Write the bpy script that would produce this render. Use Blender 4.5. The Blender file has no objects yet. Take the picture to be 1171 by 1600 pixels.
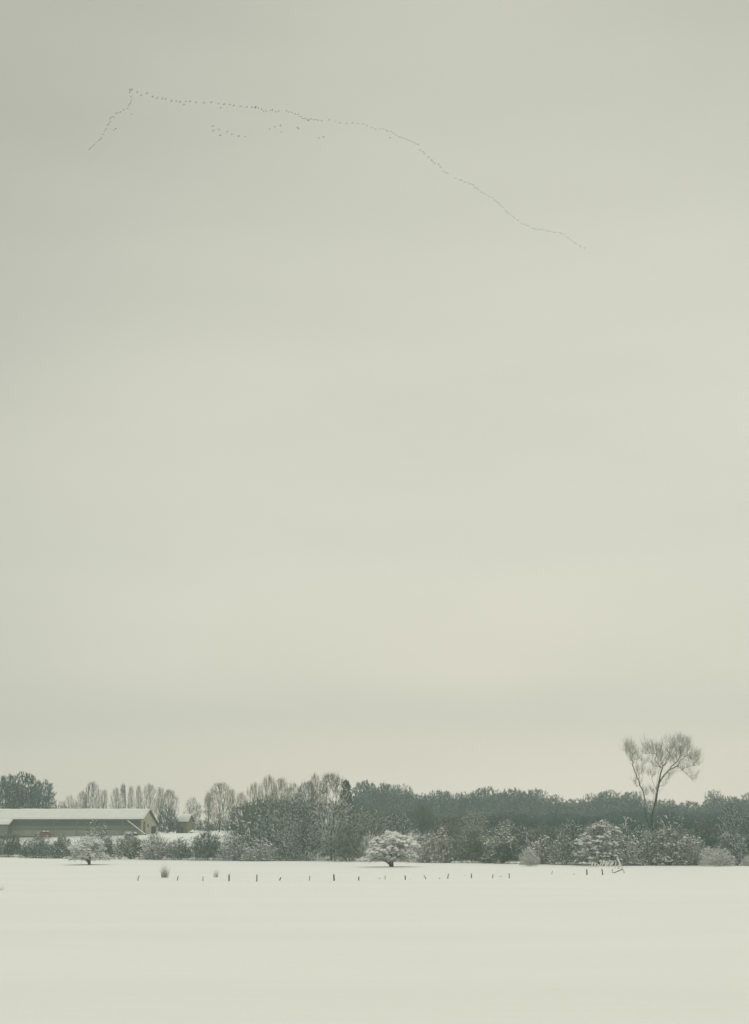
import bpy, math
import numpy as np
from mathutils import Vector

# ------------------------------------------------------------------ camera
SC = bpy.context.scene
FPX = 2400.0                       # focal length in pixels of the 1171 x 1600 photograph
CAM_H = 7.17
TILT = math.atan(490.0 / FPX)      # eye level falls at row 1290
cam_d = bpy.data.cameras.new("camera")
cam_d.sensor_fit = 'VERTICAL'
cam_d.sensor_height = 36.0
cam_d.sensor_width = 24.0
cam_d.lens = FPX / 1600.0 * 36.0
cam_d.clip_start = 0.5
cam_d.clip_end = 6000.0
cam = bpy.data.objects.new("camera", cam_d)
SC.collection.objects.link(cam)
cam.location = (0, 0, CAM_H)
cam.rotation_euler = (math.pi / 2 + TILT, 0, 0)
SC.camera = cam

# ------------------------------------------------------------------ sky, sun, exposure
SUN_EL, SUN_AZ = math.radians(45), math.radians(8)     # azimuth clockwise from the view direction (+Y)
world = bpy.data.worlds.new("World")
SC.world = world
world.use_nodes = True
wn, wl = world.node_tree.nodes, world.node_tree.links
wn.clear()
w_out = wn.new("ShaderNodeOutputWorld")
bg_blue = wn.new("ShaderNodeBackground")
bg_cloud = wn.new("ShaderNodeBackground")
mixw = wn.new("ShaderNodeMixShader")
sky = wn.new("ShaderNodeTexSky")
sky.sky_type = 'NISHITA'
sky.sun_disc = False
sky.sun_elevation = SUN_EL
sky.sun_rotation = SUN_AZ
bg_blue.inputs["Strength"].default_value = 0.08
wl.new(sky.outputs[0], bg_blue.inputs["Color"])
tc = wn.new("ShaderNodeTexCoord")
sep = wn.new("ShaderNodeSeparateXYZ")
wl.new(tc.outputs["Generated"], sep.inputs[0])
# cloud deck: base tone by height above the horizon, broken by soft stretched cloud
mapn = wn.new("ShaderNodeMapping")
mapn.inputs["Scale"].default_value = (1.6, 1.6, 6.5)
wl.new(tc.outputs["Generated"], mapn.inputs["Vector"])
nz = wn.new("ShaderNodeTexNoise")
nz.inputs["Scale"].default_value = 1.7
nz.inputs["Detail"].default_value = 3.0
nz.inputs["Roughness"].default_value = 0.45
wl.new(mapn.outputs[0], nz.inputs["Vector"])
off = wn.new("ShaderNodeMath"); off.operation = 'MULTIPLY_ADD'
off.inputs[1].default_value = 0.05
off.inputs[2].default_value = -0.025
wl.new(nz.outputs["Fac"], off.inputs[0])
addz = wn.new("ShaderNodeMath"); addz.operation = 'ADD'
wl.new(sep.outputs["Z"], addz.inputs[0]); wl.new(off.outputs[0], addz.inputs[1])
ramp = wn.new("ShaderNodeValToRGB")
wl.new(addz.outputs[0], ramp.inputs[0])


def srgb(r, g, b):
    def f(c):
        c /= 255.0
        return c / 12.92 if c <= 0.04045 else ((c + 0.055) / 1.055) ** 2.4
    return (f(r), f(g), f(b), 1.0)


stops = [(0.0, (227, 212, 196)), (0.045, (227, 212, 196)), (0.066, (208, 197, 181)), (0.10, (228, 213, 196)),
         (0.20, (226, 214, 197)), (0.30, (217, 211, 195)), (0.46, (200, 198, 181)), (0.60, (209, 206, 190)), (1.0, (246, 243, 226))]
el = ramp.color_ramp.elements
while len(el) < len(stops):
    el.new(0.5)
for e, (p, c) in zip(el, stops):
    e.position = p
    e.color = srgb(*c)
ramp.color_ramp.interpolation = 'B_SPLINE'
nz2 = wn.new("ShaderNodeMapRange")
nz2.inputs["From Min"].default_value = 0.3
nz2.inputs["From Max"].default_value = 0.7
nz2.inputs["To Min"].default_value = 0.93
nz2.inputs["To Max"].default_value = 1.07
wl.new(nz.outputs["Fac"], nz2.inputs["Value"])
# the veiled sun brightens the cloud deck broadly around itself
dot = wn.new("ShaderNodeVectorMath"); dot.operation = 'DOT_PRODUCT'
GLOW_EL = math.radians(12)          # the deck is thinnest low under the sun
dot.inputs[1].default_value = (math.sin(SUN_AZ) * math.cos(GLOW_EL), math.cos(SUN_AZ) * math.cos(GLOW_EL), math.sin(GLOW_EL))
wl.new(tc.outputs["Generated"], dot.inputs[0])
glow = wn.new("ShaderNodeMapRange"); glow.interpolation_type = 'SMOOTHSTEP'
glow.inputs["From Min"].default_value = math.cos(math.radians(27))
glow.inputs["From Max"].default_value = math.cos(math.radians(3))
glow.inputs["To Min"].default_value = 0.73
glow.inputs["To Max"].default_value = 1.03
wl.new(dot.outputs["Value"], glow.inputs["Value"])
mulw = wn.new("ShaderNodeMath"); mulw.operation = 'MULTIPLY'
wl.new(nz2.outputs[0], mulw.inputs[0]); wl.new(glow.outputs[0], mulw.inputs[1])
wl.new(ramp.outputs[0], bg_cloud.inputs["Color"])
wl.new(mulw.outputs[0], bg_cloud.inputs["Strength"])
mixw.inputs[0].default_value = 0.94
wl.new(bg_blue.outputs[0], mixw.inputs[1])
wl.new(bg_cloud.outputs[0], mixw.inputs[2])
wl.new(mixw.outputs[0], w_out.inputs["Surface"])

sun_d = bpy.data.lights.new("sun", 'SUN')
sun_d.energy = 1.05
sun_d.angle = math.radians(50)
sun_d.color = (1.0, 0.965, 0.84)
sun = bpy.data.objects.new("sun", sun_d)
SC.collection.objects.link(sun)
to_sun = Vector((math.sin(SUN_AZ) * math.cos(SUN_EL), math.cos(SUN_AZ) * math.cos(SUN_EL), math.sin(SUN_EL)))
sun.rotation_euler = (-to_sun).to_track_quat('-Z', 'Y').to_euler()
sun.location = (0, 0, 60)

vs = SC.view_settings
vs.view_transform = 'Standard'
vs.look = 'None'
vs.exposure = 0.05
vs.gamma = 1.0
vs.use_curve_mapping = False
SC.cycles.use_denoising = True
SC.cycles.max_bounces = 6
SC.cycles.diffuse_bounces = 3
SC.cycles.volume_bounces = 2
SC.cycles.transparent_max_bounces = 8

# ------------------------------------------------------------------ geometry of the picture
CT, ST = math.cos(TILT), math.sin(TILT)


def z_at(y, Y):
    k = (800.0 - y) / FPX
    return CAM_H + (k * Y * CT + Y * ST) / (CT - k * ST)


def x_at(x, Y, Z):
    return (x - 585.5) / FPX * (Y * CT + (Z - CAM_H) * ST)


def ground_Y(y):                    # flat field, z = 0
    k = (800.0 - y) / FPX
    return (k * CAM_H * ST - CAM_H * CT) / (ST + k * CT)


def smooth(t):
    t = np.clip(t, 0.0, 1.0)
    return t * t * (3 - 2 * t)


def terrain(X, Y):
    s = Y - (313.0 - 0.46 * X)
    base = 4.9 * smooth((s - 10) / 78.0) + 1.0 * smooth((s - 70) / 150.0)
    und = 0.05 * np.sin(X * 0.11 + Y * 0.05) + 0.045 * np.sin(Y * 0.19 + 0.7 * np.sin(X * 0.06)) \
        + 0.03 * np.sin(X * 0.31 - Y * 0.12 + 1.3)
    return base + und


def spot(x, ybase=None, Y=None):
    """a point of the ground: the pixel (x, ybase) on the flat field, or pixel column x at distance Y"""
    if Y is None:
        Y = ground_Y(ybase)
    X = x_at(x, Y, 0.0)
    z = float(terrain(X, Y))
    X = x_at(x, Y, z)
    return Vector((X, Y, float(terrain(X, Y))))


def px_m(Y):                        # photo pixels per metre at distance Y
    return FPX / (Y * CT)


# ------------------------------------------------------------------ materials
def new_mat(name, base, rough=0.85, var=0.25, scale=3.0, bump=0.0, bump_scale=20.0, per_object=0.0, stretch=(1, 1, 1), spec=0.2):
    m = bpy.data.materials.new(name)
    m.use_nodes = True
    n, l = m.node_tree.nodes, m.node_tree.links
    b = n["Principled BSDF"]
    b.inputs["Roughness"].default_value = rough
    b.inputs["Specular IOR Level"].default_value = spec
    t = n.new("ShaderNodeTexCoord")
    mp = n.new("ShaderNodeMapping")
    mp.inputs["Scale"].default_value = stretch
    l.new(t.outputs["Object"], mp.inputs["Vector"])
    nz_ = n.new("ShaderNodeTexNoise")
    nz_.inputs["Scale"].default_value = scale
    nz_.inputs["Detail"].default_value = 4.0
    l.new(mp.outputs[0], nz_.inputs["Vector"])
    mr = n.new("ShaderNodeMapRange")
    mr.inputs["From Min"].default_value = 0.3
    mr.inputs["From Max"].default_value = 0.7
    mr.inputs["To Min"].default_value = 1 - var
    mr.inputs["To Max"].default_value = 1 + var
    l.new(nz_.outputs["Fac"], mr.inputs["Value"])
    hsv = n.new("ShaderNodeHueSaturation")
    hsv.inputs["Color"].default_value = (*base, 1)
    if per_object:
        oi = n.new("ShaderNodeObjectInfo")
        mo = n.new("ShaderNodeMapRange")
        mo.inputs["To Min"].default_value = 1 - per_object
        mo.inputs["To Max"].default_value = 1 + per_object
        l.new(oi.outputs["Random"], mo.inputs["Value"])
        mu = n.new("ShaderNodeMath"); mu.operation = 'MULTIPLY'
        l.new(mr.outputs[0], mu.inputs[0]); l.new(mo.outputs[0], mu.inputs[1])
        l.new(mu.outputs[0], hsv.inputs["Value"])
    else:
        l.new(mr.outputs[0], hsv.inputs["Value"])
    l.new(hsv.outputs[0], b.inputs["Base Color"])
    if bump:
        nb = n.new("ShaderNodeTexNoise")
        nb.inputs["Scale"].default_value = bump_scale
        nb.inputs["Detail"].default_value = 5.0
        l.new(mp.outputs[0], nb.inputs["Vector"])
        bp = n.new("ShaderNodeBump")
        bp.inputs["Strength"].default_value = bump
        bp.inputs["Distance"].default_value = 0.1
        l.new(nb.outputs["Fac"], bp.inputs["Height"])
        l.new(bp.outputs[0], b.inputs["Normal"])
    return m


M = {}
M['snow'] = new_mat("snow", (0.90, 0.90, 0.89), 0.75, 0.02, 0.05, 1.0, 0.35, stretch=(0.35, 1.6, 1), spec=0.1)
M['snow_load'] = new_mat("snow_on_twigs", (0.90, 0.90, 0.89), 0.8, 0.05, 0.6, spec=0.1)
M['bark'] = new_mat("bark", (0.055, 0.066, 0.050), 0.9, 0.35, 2.0, per_object=0.2, spec=0.0)
M['bark_dark'] = new_mat("bark_dark", (0.032, 0.034, 0.028), 0.9, 0.35, 2.0, spec=0.0)
M['twig_dark'] = new_mat("twig_dark", (0.018, 0.058, 0.042), 0.9, 0.3, 0.35, per_object=0.2, spec=0.0)
M['twig_olive'] = new_mat("twig_olive", (0.124, 0.140, 0.076), 0.9, 0.3, 0.35, per_object=0.2, spec=0.0)
M['twig_brown'] = new_mat("twig_brown", (0.170, 0.152, 0.092), 0.9, 0.3, 0.35, per_object=0.15, spec=0.0)
M['twig_pale'] = new_mat("twig_pale", (0.34, 0.33, 0.27), 0.9, 0.2, 0.5, per_object=0.1, spec=0.0)
M['twig_far'] = new_mat("twig_far", (0.010, 0.058, 0.050), 0.9, 0.4, 0.2, per_object=0.35, spec=0.0)
M['twig_under'] = new_mat("twig_under", (0.028, 0.064, 0.048), 0.9, 0.55, 0.12, spec=0.0)
M['twig_mass'] = new_mat("twig_mass", (0.010, 0.058, 0.050), 0.9, 0.8, 0.07, spec=0.0)
M['twig_elm'] = new_mat("twig_elm", (0.26, 0.25, 0.19), 0.9, 0.2, 0.5, spec=0.0)
M['ivy'] = new_mat("evergreen", (0.022, 0.040, 0.026), 0.7, 0.3, 0.6, spec=0.0)
M['dry_grass'] = new_mat("dry_grass", (0.27, 0.25, 0.17), 0.9, 0.25, 2.0)
M['metal_green'] = new_mat("cladding_green", (0.175, 0.185, 0.155), 0.6, 0.14, 0.5, stretch=(0.2, 1, 4))
M['metal_dark'] = new_mat("cladding_dark", (0.085, 0.105, 0.09), 0.6, 0.18, 0.5, stretch=(0.2, 1, 4))
M['concrete'] = new_mat("rendered_wall", (0.30, 0.31, 0.25), 0.85, 0.14, 0.7)
M['cream'] = new_mat("cream_render", (0.42, 0.395, 0.295), 0.85, 0.10, 0.8)
M['yellow_wood'] = new_mat("yellow_wood", (0.48, 0.38, 0.18), 0.8, 0.12, 1.5)
M['dark_wood'] = new_mat("dark_wood", (0.045, 0.05, 0.04), 0.8, 0.2, 1.5)
M['opening_shade'] = new_mat("painted_opening_shade", (0.02, 0.024, 0.02), 0.9, 0.2, 1.0)  # near-black colour stands for the shade inside the lean-to
M['ochre_wall'] = new_mat("ochre_boards", (0.20, 0.185, 0.105), 0.85, 0.15, 1.0, stretch=(6, 1, 0.4))
M['red'] = new_mat("red_paint", (0.20, 0.040, 0.033), 0.35, 0.08, 2.0, spec=0.5)
M['glass'] = new_mat("dark_glass", (0.02, 0.025, 0.03), 0.1, 0.05, 2.0, spec=0.5)
M['rubber'] = new_mat("rubber", (0.015, 0.015, 0.015), 0.8, 0.1, 6.0)
M['post'] = new_mat("grey_post_wood", (0.115, 0.118, 0.10), 0.9, 0.3, 4.0, per_object=0.2, stretch=(3, 3, 0.5))
M['pale_wood'] = new_mat("bleached_wood", (0.82, 0.81, 0.77), 0.85, 0.15, 3.0, stretch=(2, 2, 0.5))
M['feather'] = new_mat("feather_grey", (0.055, 0.053, 0.048), 0.8, 0.2, 4.0)


# ------------------------------------------------------------------ mesh helpers
def link(o):
    SC.collection.objects.link(o)
    return o


def mesh_np(name, V, F, mat=None, smooth_shade=False):
    me = bpy.data.meshes.new(name)
    V = np.asarray(V, dtype=np.float32).reshape(-1, 3)
    F = np.asarray(F, dtype=np.int32)
    k = F.shape[1]
    me.vertices.add(len(V)); me.vertices.foreach_set("co", V.ravel())
    me.loops.add(F.size); me.loops.foreach_set("vertex_index", F.ravel())
    me.polygons.add(len(F))
    me.polygons.foreach_set("loop_start", np.arange(0, F.size, k, dtype=np.int32))
    me.update(calc_edges=True)
    if smooth_shade:
        me.polygons.foreach_set("use_smooth", np.ones(len(F), dtype=bool))
    if mat is not None:
        me.materials.append(mat)
    return me


def put(name, me, parent=None, loc=None, rot=None, scale=None):
    o = bpy.data.objects.new(name, me)
    if parent is not None:
        o.parent = parent
    if loc is not None:
        o.location = loc
    if rot is not None:
        o.rotation_euler = rot
    if scale is not None:
        o.scale = scale
    return link(o)


def tag(o, label, cat, group=None):
    o['label'] = label
    o['category'] = cat
    if group:
        o['group'] = group
    return o


def empty(name, loc, rz=0.0, label=None, cat=None, group=None):
    o = bpy.data.objects.new(name, None)
    o.location = loc
    o.rotation_euler = (0, 0, rz)
    link(o)
    if label:
        tag(o, label, cat, group)
    return o


class MB:
    """collects polygons of ONE part"""
    def __init__(self):
        self.v, self.f = [], []

    def add(self, vs_, fs_):
        n = len(self.v)
        self.v += [tuple(v) for v in vs_]
        self.f += [tuple(i + n for i in f) for f in fs_]
        return self

    def box(self, x0, x1, y0, y1, z0, z1):
        v = [(x0, y0, z0), (x1, y0, z0), (x1, y1, z0), (x0, y1, z0), (x0, y0, z1), (x1, y0, z1), (x1, y1, z1), (x0, y1, z1)]
        return self.add(v, [(0, 3, 2, 1), (4, 5, 6, 7), (0, 1, 5, 4), (1, 2, 6, 5), (2, 3, 7, 6), (3, 0, 4, 7)])

    def prism_x(self, prof, x0, x1):
        """profile of (y, z) points, extruded along x"""
        n = len(prof)
        v = [(x0, p[0], p[1]) for p in prof] + [(x1, p[0], p[1]) for p in prof]
        f = [tuple(range(n)), tuple(range(2 * n - 1, n - 1, -1))]
        f += [(i, n + i, n + (i + 1) % n, (i + 1) % n) for i in range(n)]
        return self.add(v, f)

    def rod(self, a, b, ra, rb, n=6):
        a, b = Vector(a), Vector(b)
        d = (b - a).normalized()
        u = d.orthogonal().normalized()
        w = d.cross(u)
        v = []
        for p, r in ((a, ra), (b, rb)):
            for i in range(n):
                t = 2 * math.pi * i / n
                v.append(p + u * (r * math.cos(t)) + w * (r * math.sin(t)))
        f = [(i, (i + 1) % n, n + (i + 1) % n, n + i) for i in range(n)]
        f += [tuple(range(n - 1, -1, -1)), tuple(range(n, 2 * n))]
        return self.add(v, f)

    def beam(self, a, b, w, t, up=(0, 0, 1)):
        a, b, up = Vector(a), Vector(b), Vector(up)
        d = (b - a).normalized()
        s = d.cross(up).normalized() * (w / 2)
        q = s.normalized().cross(d) * (t / 2)
        v = [a - s - q, a + s - q, a + s + q, a - s + q, b - s - q, b + s - q, b + s + q, b - s + q]
        return self.add(v, [(0, 1, 2, 3), (7, 6, 5, 4), (0, 4, 5, 1), (1, 5, 6, 2), (2, 6, 7, 3), (3, 7, 4, 0)])

    def mesh(self, name, mat, smooth_shade=False):
        me = bpy.data.meshes.new(name)
        me.from_pydata(self.v, [], self.f)
        me.validate()
        me.materials.append(mat)
        if smooth_shade:
            for p in me.polygons:
                p.use_smooth = True
        return me

    def build(self, name, mat, parent=None, smooth_shade=False):
        return put(name, self.mesh(name, mat, smooth_shade), parent)


# ------------------------------------------------------------------ the ground
def graded(lo, hi, near, steps):
    out = [lo]
    while out[-1] < hi:
        out.append(out[-1] + steps(out[-1]))
    out[-1] = hi
    return np.array(out)


ys = graded(-350.0, 1250.0, 0, lambda y: 25.0 if y < 10 else (1.6 if y < 330 else (4.0 if y < 520 else 30.0)))
xs = np.concatenate([np.linspace(-850, -160, 14)[:-1], np.linspace(-160, 160, 129), np.linspace(160, 850, 14)[1:]])
GX, GY = np.meshgrid(xs, ys)
rg = np.random.default_rng(5)
GZ = terrain(GX, GY)
nx, ny = len(xs), len(ys)
ii, jj = np.meshgrid(np.arange(nx - 1), np.arange(ny - 1))
a_ = (jj * nx + ii).ravel()
gf = np.stack([a_, a_ + 1, a_ + nx + 1, a_ + nx], 1)
g = put("snow_field", mesh_np("snow_field", np.stack([GX, GY, GZ], -1), gf, M['snow'], True))
g['kind'] = 'structure'


# ------------------------------------------------------------------ trees
def unit(a):
    return a / (np.linalg.norm(a, axis=-1, keepdims=True) + 1e-9)


def skeleton(pts, trunk, bf):
    """greedy path-length tree: trunk nodes are joined in a row, every other point to the cheapest node already on the tree"""
    T = len(trunk)
    P = np.concatenate([trunk, pts])
    n = len(P)
    par = np.full(n, -1)
    path = np.zeros(n)
    for i in range(1, T):
        par[i] = i - 1
        path[i] = path[i - 1] + np.linalg.norm(P[i] - P[i - 1])
    best = np.full(n, 1e9)
    src = np.zeros(n, dtype=int)
    done = np.zeros(n, dtype=bool)
    order = list(range(T))
    done[:T] = True

    def relax(i):
        d = np.linalg.norm(P - P[i], axis=1)
        c = d + bf * path[i]
        m = (c < best) & ~done
        best[m] = c[m]
        src[m] = i
    for i in range(T):
        relax(i)
    for _ in range(n - T):
        b = np.where(done, 1e9, best)
        j = int(np.argmin(b))
        done[j] = True
        par[j] = src[j]
        path[j] = path[src[j]] + np.linalg.norm(P[j] - P[src[j]])
        order.append(j)
        relax(j)
    kids = np.zeros(n, dtype=int)
    np.add.at(kids, par[par >= 0], 1)
    tips = np.where(kids == 0, 1.0, 0.0)
    for j in reversed(order):
        if par[j] >= 0:
            tips[par[j]] += tips[j]
    # ease sharp corners
    for _ in range(2):
        mv = P.copy()
        acc = np.zeros_like(P); cnt = np.zeros(n)
        ok = par >= 0
        np.add.at(acc, par[ok], P[ok]); np.add.at(cnt, par[ok], 1)
        inner = ok & (cnt > 0) & (np.arange(n) >= T)
        mv[inner] = 0.6 * P[inner] + 0.2 * P[par[inner]] + 0.2 * acc[inner] / cnt[inner][:, None]
        P = mv
    return P, par, tips, kids


def frames(D):
    up = np.where(np.abs(D[:, 2:3]) > 0.9, np.array([[1.0, 0, 0]]), np.array([[0, 0, 1.0]]))
    U = unit(np.cross(D, up))
    W = np.cross(U, D)
    return U, W


def tubes(A, B, ra, rb, k):
    D = unit(B - A)
    U, W = frames(D)
    ang = 2 * np.pi * np.arange(k) / k
    ring = np.cos(ang)[None, :, None] * U[:, None, :] + np.sin(ang)[None, :, None] * W[:, None, :]
    va = A[:, None, :] + ring * ra[:, None, None]
    vb = B[:, None, :] + ring * rb[:, None, None]
    V = np.concatenate([va, vb], 1).reshape(-1, 3)
    base = (np.arange(len(A)) * 2 * k)[:, None]
    i = np.arange(k)[None, :]
    j = (np.arange(k)[None, :] + 1) % k
    F = np.stack([base + i, base + j, base + k + j, base + k + i], -1).reshape(-1, 4)
    return V, F


def spikes(S, D, L, W, rng):
    """thin tapering triangles: bare twigs"""
    r = unit(np.cross(D, unit(rng.normal(size=D.shape))))
    a = S - r * (W / 2)[:, None]
    b = S + r * (W / 2)[:, None]
    c = S + D * L[:, None]
    V = np.stack([a, b, c], 1).reshape(-1, 3)
    F = np.arange(len(S) * 3).reshape(-1, 3)
    return V, F


def snow_ridges(A, B, w):
    """snow lying along the upper side of branches: a small roof-shaped strip"""
    D = unit(B - A)
    S = unit(np.cross(D, np.array([[0, 0, 1.0]])))
    h = np.array([[0, 0, 1.0]]) * w[:, None]
    s = S * (w * 0.75)[:, None]
    V = np.stack([A - s + 0.2 * h, A + s + 0.2 * h, A + 0.95 * h, B - s + 0.2 * h, B + s + 0.2 * h, B + 0.95 * h], 1).reshape(-1, 3)
    b = (np.arange(len(A)) * 6)[:, None]
    F = np.concatenate([b + np.array([[0, 2, 5, 3]]), b + np.array([[2, 1, 4, 5]])], 0)
    return V, F


def pads(C, R, H, rng, k=6):
    """uneven cushions of snow"""
    n = len(C)
    ang = 2 * np.pi * np.arange(k) / k + rng.uniform(0, 6.28, (n, 1))
    rad = R[:, None] * rng.uniform(0.55, 1.25, (n, k))
    asp = rng.uniform(0.6, 1.4, (n, 1))
    rim = np.stack([np.cos(ang) * rad * asp, np.sin(ang) * rad / asp, rng.uniform(-0.5, 0.15, (n, k)) * H[:, None]], -1) + C[:, None, :]
    top = C + np.stack([rng.uniform(-.3, .3, n) * R, rng.uniform(-.3, .3, n) * R, H], -1)
    V = np.concatenate([rim, top[:, None, :]], 1).reshape(-1, 3)
    b = (np.arange(n) * (k + 1))[:, None]
    i = np.arange(k)[None, :]
    F = np.stack([b + i, b + (i + 1) % k, np.broadcast_to(b + k, (n, k))], -1).reshape(-1, 3)
    return V, F


def merge(*vf):
    Vs, Fs, n = [], [], 0
    for V, F in vf:
        if F.shape[1] == 4:
            F = np.concatenate([F[:, [0, 1, 2]], F[:, [0, 2, 3]]])
        Vs.append(V); Fs.append(F + n); n += len(V)
    return np.concatenate(Vs), np.concatenate(Fs)


def lumpy(rng, n=7, amp=0.3):
    dirs = unit(rng.normal(size=(n, 3)))
    am = rng.uniform(-amp, amp, n)

    def f(d):
        return 1 + (np.clip(d @ dirs.T, 0, 1) ** 3 * am).sum(1)
    return f


def crown_points(rng, n, kind, H, R, z0):
    """points of a crown: height H, radius R, lowest foliage z0"""
    lump = lumpy(rng, 12, 0.24 if kind == 'round' else 0.4)
    if kind == 'round':
        d = unit(rng.normal(size=(n, 3)))
        r = rng.uniform(0.02, 1, n) ** 0.42
        p = d * (r * lump(d))[:, None] * np.array([R, R, (H - z0) / 2]) + np.array([0, 0, (H + z0) / 2])
    elif kind == 'vase':
        t = rng.uniform(0, 1, n) ** 0.75
        ph = rng.uniform(0, 6.283, n)
        rr = R * np.sin(np.clip(t * 1.05 + 0.12, 0, 1) * np.pi * 0.62) * np.sqrt(np.clip(1.12 - t ** 5, 0.02, 1)) * rng.uniform(0, 1, n) ** 0.55
        d = np.stack([np.cos(ph), np.sin(ph), t - 0.5], 1)
        rr = rr * lump(unit(d))
        p = np.stack([rr * np.cos(ph), rr * np.sin(ph), z0 + t * (H - z0)], 1)
        p[:, 2] -= 0.10 * H * (rr / R) ** 2
    elif kind == 'column':
        t = rng.uniform(0, 1, n)
        ph = rng.uniform(0, 6.283, n)
        rr = R * np.sin(np.clip(t * 0.9 + 0.1, 0, 1) * np.pi) ** 0.32 * rng.uniform(0, 1, n) ** 0.6
        p = np.stack([rr * np.cos(ph), rr * np.sin(ph), z0 + t * (H - z0)], 1)
    elif kind == 'shrub':
        d = unit(rng.normal(size=(n, 3)))
        d[:, 2] = np.abs(d[:, 2])
        r = rng.uniform(0.02, 1, n) ** 0.42
        p = d * (r * lump(d))[:, None] * np.array([R, R, H])
        p[:, 2] += z0
    elif kind == 'tiered':
        k = 8
        ps = []
        for i in range(k):
            t = (i + 0.5) / k
            rc = R * (0.22 + 0.78 * math.sin(math.pi * (0.30 + 0.60 * t)) ** 0.7)
            m = n // k
            lobes = int(rng.integers(3, 6)) if i < k - 2 else 2
            for q in range(lobes):
                ph0 = 6.283 * (q + rng.uniform(0, 0.8)) / lobes + i
                off_ = rc * rng.uniform(0.30, 0.85) * (0.4 if i == k - 1 else 1)
                zc = z0 + t * (H - z0) * 0.96 + rng.uniform(-.07, .07) * H - 0.04 * H * off_ / R
                c = np.array([math.cos(ph0) * off_, math.sin(ph0) * off_, zc])
                rad = rc * rng.uniform(0.22, 0.46)
                ph = rng.uniform(0, 6.283, m // lobes)
                rr = rad * np.sqrt(rng.uniform(0, 1, m // lobes))
                ps.append(c + np.stack([rr * np.cos(ph) * 1.2, rr * np.sin(ph), -0.55 * rad * (rr / rad) ** 2 + rng.normal(0, 0.014 * H, m // lobes)], 1))
        p = np.concatenate(ps)
    p[:, 2] = np.maximum(p[:, 2], z0 * 0.75 if kind == 'tiered' else 0.04 * H)
    return p


ARCH = {}


def make_arch(name, seed, kind, H, R, z0, n, bf, trunk_top, trunk_r, twigs=(3, 3), twig_len=0.09, twig_w=0.05, up=0.35,
              bark='bark', twig='twig_dark', ridge=0.0, snow_twig=0.0, pad=0, pad_r=0.3, spread=0.75, trunk=None, pts=None, lean=0.0, seeds=4):
    """H, R in metres; returns the meshes of trunk, crown and snow of one kind of tree"""
    rng = np.random.default_rng(seed)
    if pts is None:
        pts = crown_points(rng, n, kind, H, R, z0)
    if trunk is None:
        k = max(2, int(seeds))
        zt = np.linspace(-0.25, trunk_top, k)
        wob = np.cumsum(rng.normal(0, 0.02 * H / k, (k, 2)), 0)
        wob[0] = 0
        trunk = np.stack([wob[:, 0] + lean * zt, wob[:, 1], zt], 1)
    P, par, tips, kids = skeleton(pts, trunk, bf)
    tot = tips.max()
    rad = trunk_r * (tips / tot) ** 0.52
    rad = np.maximum(rad, trunk_r * 0.035)
    e = np.where(par >= 0)[0]
    A, B = P[par[e]], P[e]
    rb = rad[e]
    ra = np.minimum(rad[par[e]], rb * 1.5)
    big = rb > trunk_r * 0.12
    parts = []
    if big.any():
        parts.append(tubes(A[big], B[big], ra[big], rb[big], 6))
    if (~big).any():
        parts.append(tubes(A[~big], B[~big], ra[~big], rb[~big], 3))
    V, F = merge(*parts)
    out = {'trunk': mesh_np(name + "_trunk", V, F, M[bark], True)}
    # twigs on thin ends
    thin = e[(tips[e] <= max(3.0, tot * 0.012))]
    k1, k2 = twigs
    base = np.repeat(thin, k1)
    bd = unit(P[base] - P[par[base]])
    D = unit(bd * 0.6 + np.array([[0, 0, up]]) + rng.normal(0, spread * 0.6, (len(base), 3)))
    L = H * twig_len * rng.uniform(0.5, 1.2, len(base))
    S = P[base] - bd * (rng.uniform(0, 0.7, len(base)) * np.linalg.norm(P[base] - P[par[base]], axis=1))[:, None]
    W = np.full(len(base), twig_w)
    s2 = np.repeat(np.arange(len(base)), k2)
    t2 = rng.uniform(0.15, 0.9, len(s2))
    S2 = S[s2] + D[s2] * (L[s2] * t2)[:, None]
    D2 = unit(D[s2] + np.array([[0, 0, up * 0.5]]) + rng.normal(0, spread * 0.75, (len(s2), 3)))
    L2 = L[s2] * rng.uniform(0.3, 0.7, len(s2))
    Sa, Da, La, Wa = np.concatenate([S, S2]), np.concatenate([D, D2]), np.concatenate([L, L2]), np.concatenate([W, np.full(len(s2), twig_w * 0.75)])
    white = rng.uniform(0, 1, len(Sa)) < snow_twig
    out['crown'] = mesh_np(name + "_crown", *spikes(Sa[~white], Da[~white], La[~white], Wa[~white], rng), M[twig])
    snow = []
    if white.any():
        Sw = Sa[white] + np.array([[0, 0, twig_w * 0.6]])
        snow.append(spikes(Sw, Da[white], La[white], Wa[white] * 1.5, rng))
    if ridge > 0:
        slope = np.abs(unit(B - A)[:, 2])
        m = (slope < 0.86) & (rng.uniform(0, 1, len(A)) < 0.9)
        wd = np.maximum(rb * 1.15, ridge)
        snow.append(snow_ridges(A[m], B[m], wd[m]))
    if pad:
        c = P[rng.choice(e, pad)] + rng.normal(0, pad_r * 0.5, (pad, 3)) * np.array([1, 1, 0.35])
        rr = pad_r * rng.uniform(0.4, 1.2, pad)
        snow.append(pads(c, rr, rr * 0.55, rng))
    if snow:
        out['snow_load'] = mesh_np(name + "_snow", *merge(*snow), M['snow_load'])
    allv = np.concatenate([P, Sa + Da * La[:, None]])
    out['H'] = float(np.quantile(allv[:, 2], 0.997))
    out['R'] = float(np.quantile(np.abs(allv[:, 0]), 0.985))
    ARCH[name] = out
    return out


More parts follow.
